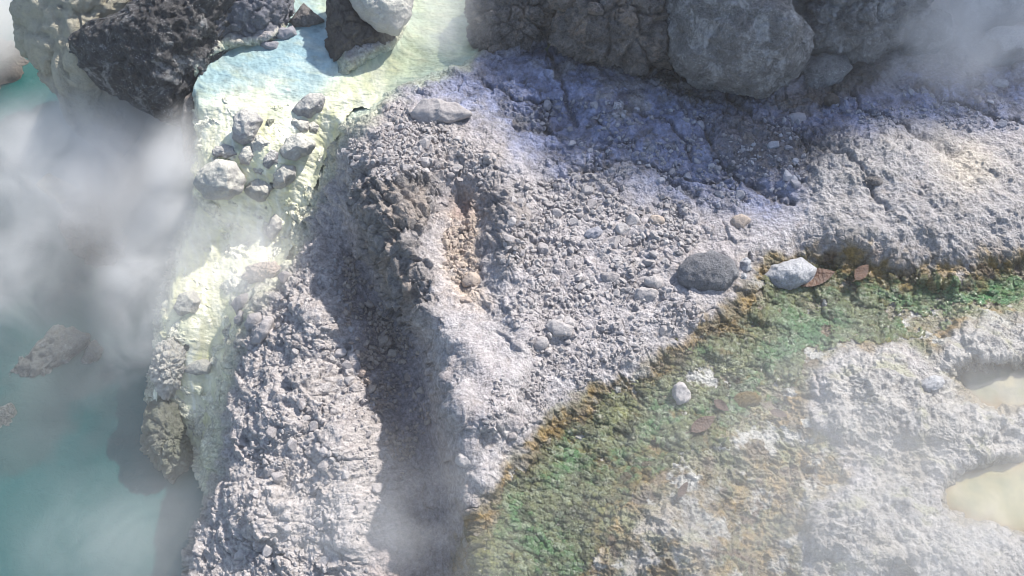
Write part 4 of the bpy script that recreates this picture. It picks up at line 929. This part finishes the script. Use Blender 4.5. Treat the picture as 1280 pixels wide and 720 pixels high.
leaf(1016, 352, 52, 22, 38, M_leaf, 'red-brown serrated leaf leaning on the white-topped oval stone')
leaf(1072, 344, 28, 14, 35, M_leaf, 'smaller red-brown leaf right of the leaf at the oval stone')
leaf(874, 537, 38, 16, -4, M_leaf2, 'dull brown oval leaf lying flat below the ochre dome')
leaf(899, 513, 22, 11, -25, M_leaf2, 'small brown leaf left of the ochre dome')
leaf(972, 522, 22, 10, -30, M_leaf2, 'small purplish leaf right of the ochre dome')
leaf(852, 618, 24, 9, 10, M_leaf2, 'narrow brown leaf at the edge of the pale crust near the bottom')

# ------------------------------------------------------------------ steam
def steam(label, u, v, zc, rad, dens, rot=0.0, nscale=2.6, lo=0.42, hi=0.68, seed=0.0):
    t = NT('steam'); tc = t.n('ShaderNodeTexCoord').outputs['Object']; pos = t.n('ShaderNodeNewGeometry').outputs['Position']
    r2 = t.n('ShaderNodeVectorMath', operation='LENGTH'); t.set(r2.inputs[0], tc)
    fo = t.n('ShaderNodeMapRange', {'Value': r2.outputs['Value'], 'From Min': 1.0, 'From Max': 0.25, 'To Min': 0, 'To Max': 1}, interpolation_type='SMOOTHSTEP').outputs[0]
    pv = t.n('ShaderNodeVectorMath', operation='ADD'); t.set(pv.inputs[0], pos); pv.inputs[1].default_value = (seed, seed * 0.7, 0)
    n = t.noise(pv.outputs[0], nscale, 6, 0.6, 1.2)
    d = t.math('MULTIPLY', fo, t.rng(n, lo, hi)); d = t.math('MULTIPLY', d, dens)
    vol = t.n('ShaderNodeVolumePrincipled', {'Color': (0.99, 0.975, 0.96, 1), 'Density': d, 'Anisotropy': 0.0})
    t.t.links.new(vol.outputs[0], t.out.inputs['Volume'])
    V, F = ico(3); me = mesh_np('steam', V, F, t.m)
    o = link('steam', me, label, 'steam', kind='stuff', loc=at(u, v, zc)); o.scale = rad; o.rotation_euler = (0, 0, math.radians(rot))
    return o
steam('thick grey-white steam billowing over the upper pool below the black outcrop', 150, 195, -0.45, (0.8, 0.62, 0.38), 5.5, seed=1.0, lo=0.26, hi=0.62)
steam('thin steam drifting over the teal pool at the left edge', -30, 270, -0.45, (0.9, 0.9, 0.38), 3.0, seed=5.0, lo=0.38, hi=0.66)
steam('pale steam behind the yellowish rock at the top left corner', -40, 20, -0.5, (0.42, 0.6, 0.4), 6.0, seed=7.0, lo=0.25, hi=0.6)
steam('steam veil rising along the foot of the cascade', 205, 340, -0.45, (0.34, 0.65, 0.35), 5.5, seed=9.0, lo=0.36, hi=0.64)
steam('soft vapour over the sulphur fall below the heaped stones', 300, 320, -0.15, (0.32, 0.34, 0.25), 3.2, seed=33.0, lo=0.32, hi=0.62)
steam('bright vapour curling off the left edge of the sulphur fall', 232, 215, -0.2, (0.22, 0.42, 0.3), 5.0, seed=41.0, lo=0.34, hi=0.62)
steam('even bright veil of vapour hanging over the whole teal pool and its right bank', 130, 390, -0.4, (1.0, 1.5, 0.42), 0.45, seed=45.0, lo=0.18, hi=0.75)
steam('low steam lying over the bottom of the pool', 200, 690, -0.6, (0.8, 0.5, 0.32), 1.3, seed=63.0, lo=0.30, hi=0.72)
steam('grey steam swirling in front of the top right boulders', 1200, 15, 0.12, (1.15, 0.7, 0.28), 5.0, seed=17.0, lo=0.32, hi=0.64)
steam('pale steam drifting across the crusts at lower right', 1200, 640, 0.3, (1.5, 0.9, 0.3), 1.5, seed=21.0, lo=0.30, hi=0.66)
steam('faint steam over the shadowed gully at the bottom', 480, 680, 0.1, (0.75, 0.5, 0.28), 1.3, seed=25.0)
steam('wisp of steam over the milky stream at the top', 550, 10, 0.15, (0.35, 0.4, 0.2), 4.0, seed=29.0)

def haze():
    t = NT('haze_air'); v = t.n('ShaderNodeVolumePrincipled', {'Color': (0.98, 0.97, 0.96, 1), 'Density': 0.005, 'Anisotropy': 0.1}); t.t.links.new(v.outputs[0], t.out.inputs['Volume'])
    lo, hi = np.array([-13, -13, -3.2]), np.array([18, 18, 10.6]); V = np.array([[(lo, hi)[i][0], (lo, hi)[j][1], (lo, hi)[k][2]] for i in (0, 1) for j in (0, 1) for k in (0, 1)])
    link('haze', mesh_np('haze', V, np.array([[0, 1, 3, 2], [4, 6, 7, 5], [0, 4, 5, 1], [2, 3, 7, 6], [0, 2, 6, 4], [1, 5, 7, 3]]), t.m, False), 'thin steam haze hanging over the whole place', 'haze', kind='stuff')
haze()

# ------------------------------------------------------------------ camera, light, render
cd = bpy.data.cameras.new('camera'); cam = bpy.data.objects.new('camera', cd); COL.objects.link(cam)
cd.sensor_width = 36; cd.lens = 18 / TH; cd.clip_end = 500; cd.clip_start = 0.05
cam.location = CAM.tolist(); cam.rotation_euler = (math.pi / 2 - PITCH, 0, 0); scene.camera = cam
sd = bpy.data.lights.new('sun', 'SUN'); sd.energy = 4.4; sd.angle = math.radians(1.3); sd.color = (1.0, 0.945, 0.88)
so = bpy.data.objects.new('sun', sd); COL.objects.link(so); so.rotation_euler = Vector(SUN).to_track_quat('Z', 'Y').to_euler()
w = bpy.data.worlds.new('World'); scene.world = w; w.use_nodes = True; nt = w.node_tree
sky = nt.nodes.new('ShaderNodeTexSky'); sky.sky_type = 'NISHITA'; sky.sun_disc = False
sky.sun_elevation = SUN_EL; sky.sun_rotation = math.atan2(SUN[0], SUN[1])
bg = nt.nodes['Background']; nt.links.new(sky.outputs[0], bg.inputs[0]); bg.inputs[1].default_value = 0.13
scene.view_settings.view_transform = 'Standard'; scene.view_settings.look = 'None'; scene.view_settings.gamma = 1; scene.view_settings.exposure = 0.8
scene.render.engine = 'CYCLES'
cy = scene.cycles; cy.max_bounces = 6; cy.diffuse_bounces = 3; cy.glossy_bounces = 2; cy.volume_bounces = 3; cy.transparent_max_bounces = 64
cy.use_denoising = True; cy.volume_step_rate = 2.0; cy.volume_max_steps = 128
try: cy.denoiser = 'OPENIMAGEDENOISE'
except Exception: pass
cy.sample_clamp_indirect = 6; cy.filter_width = 0.9
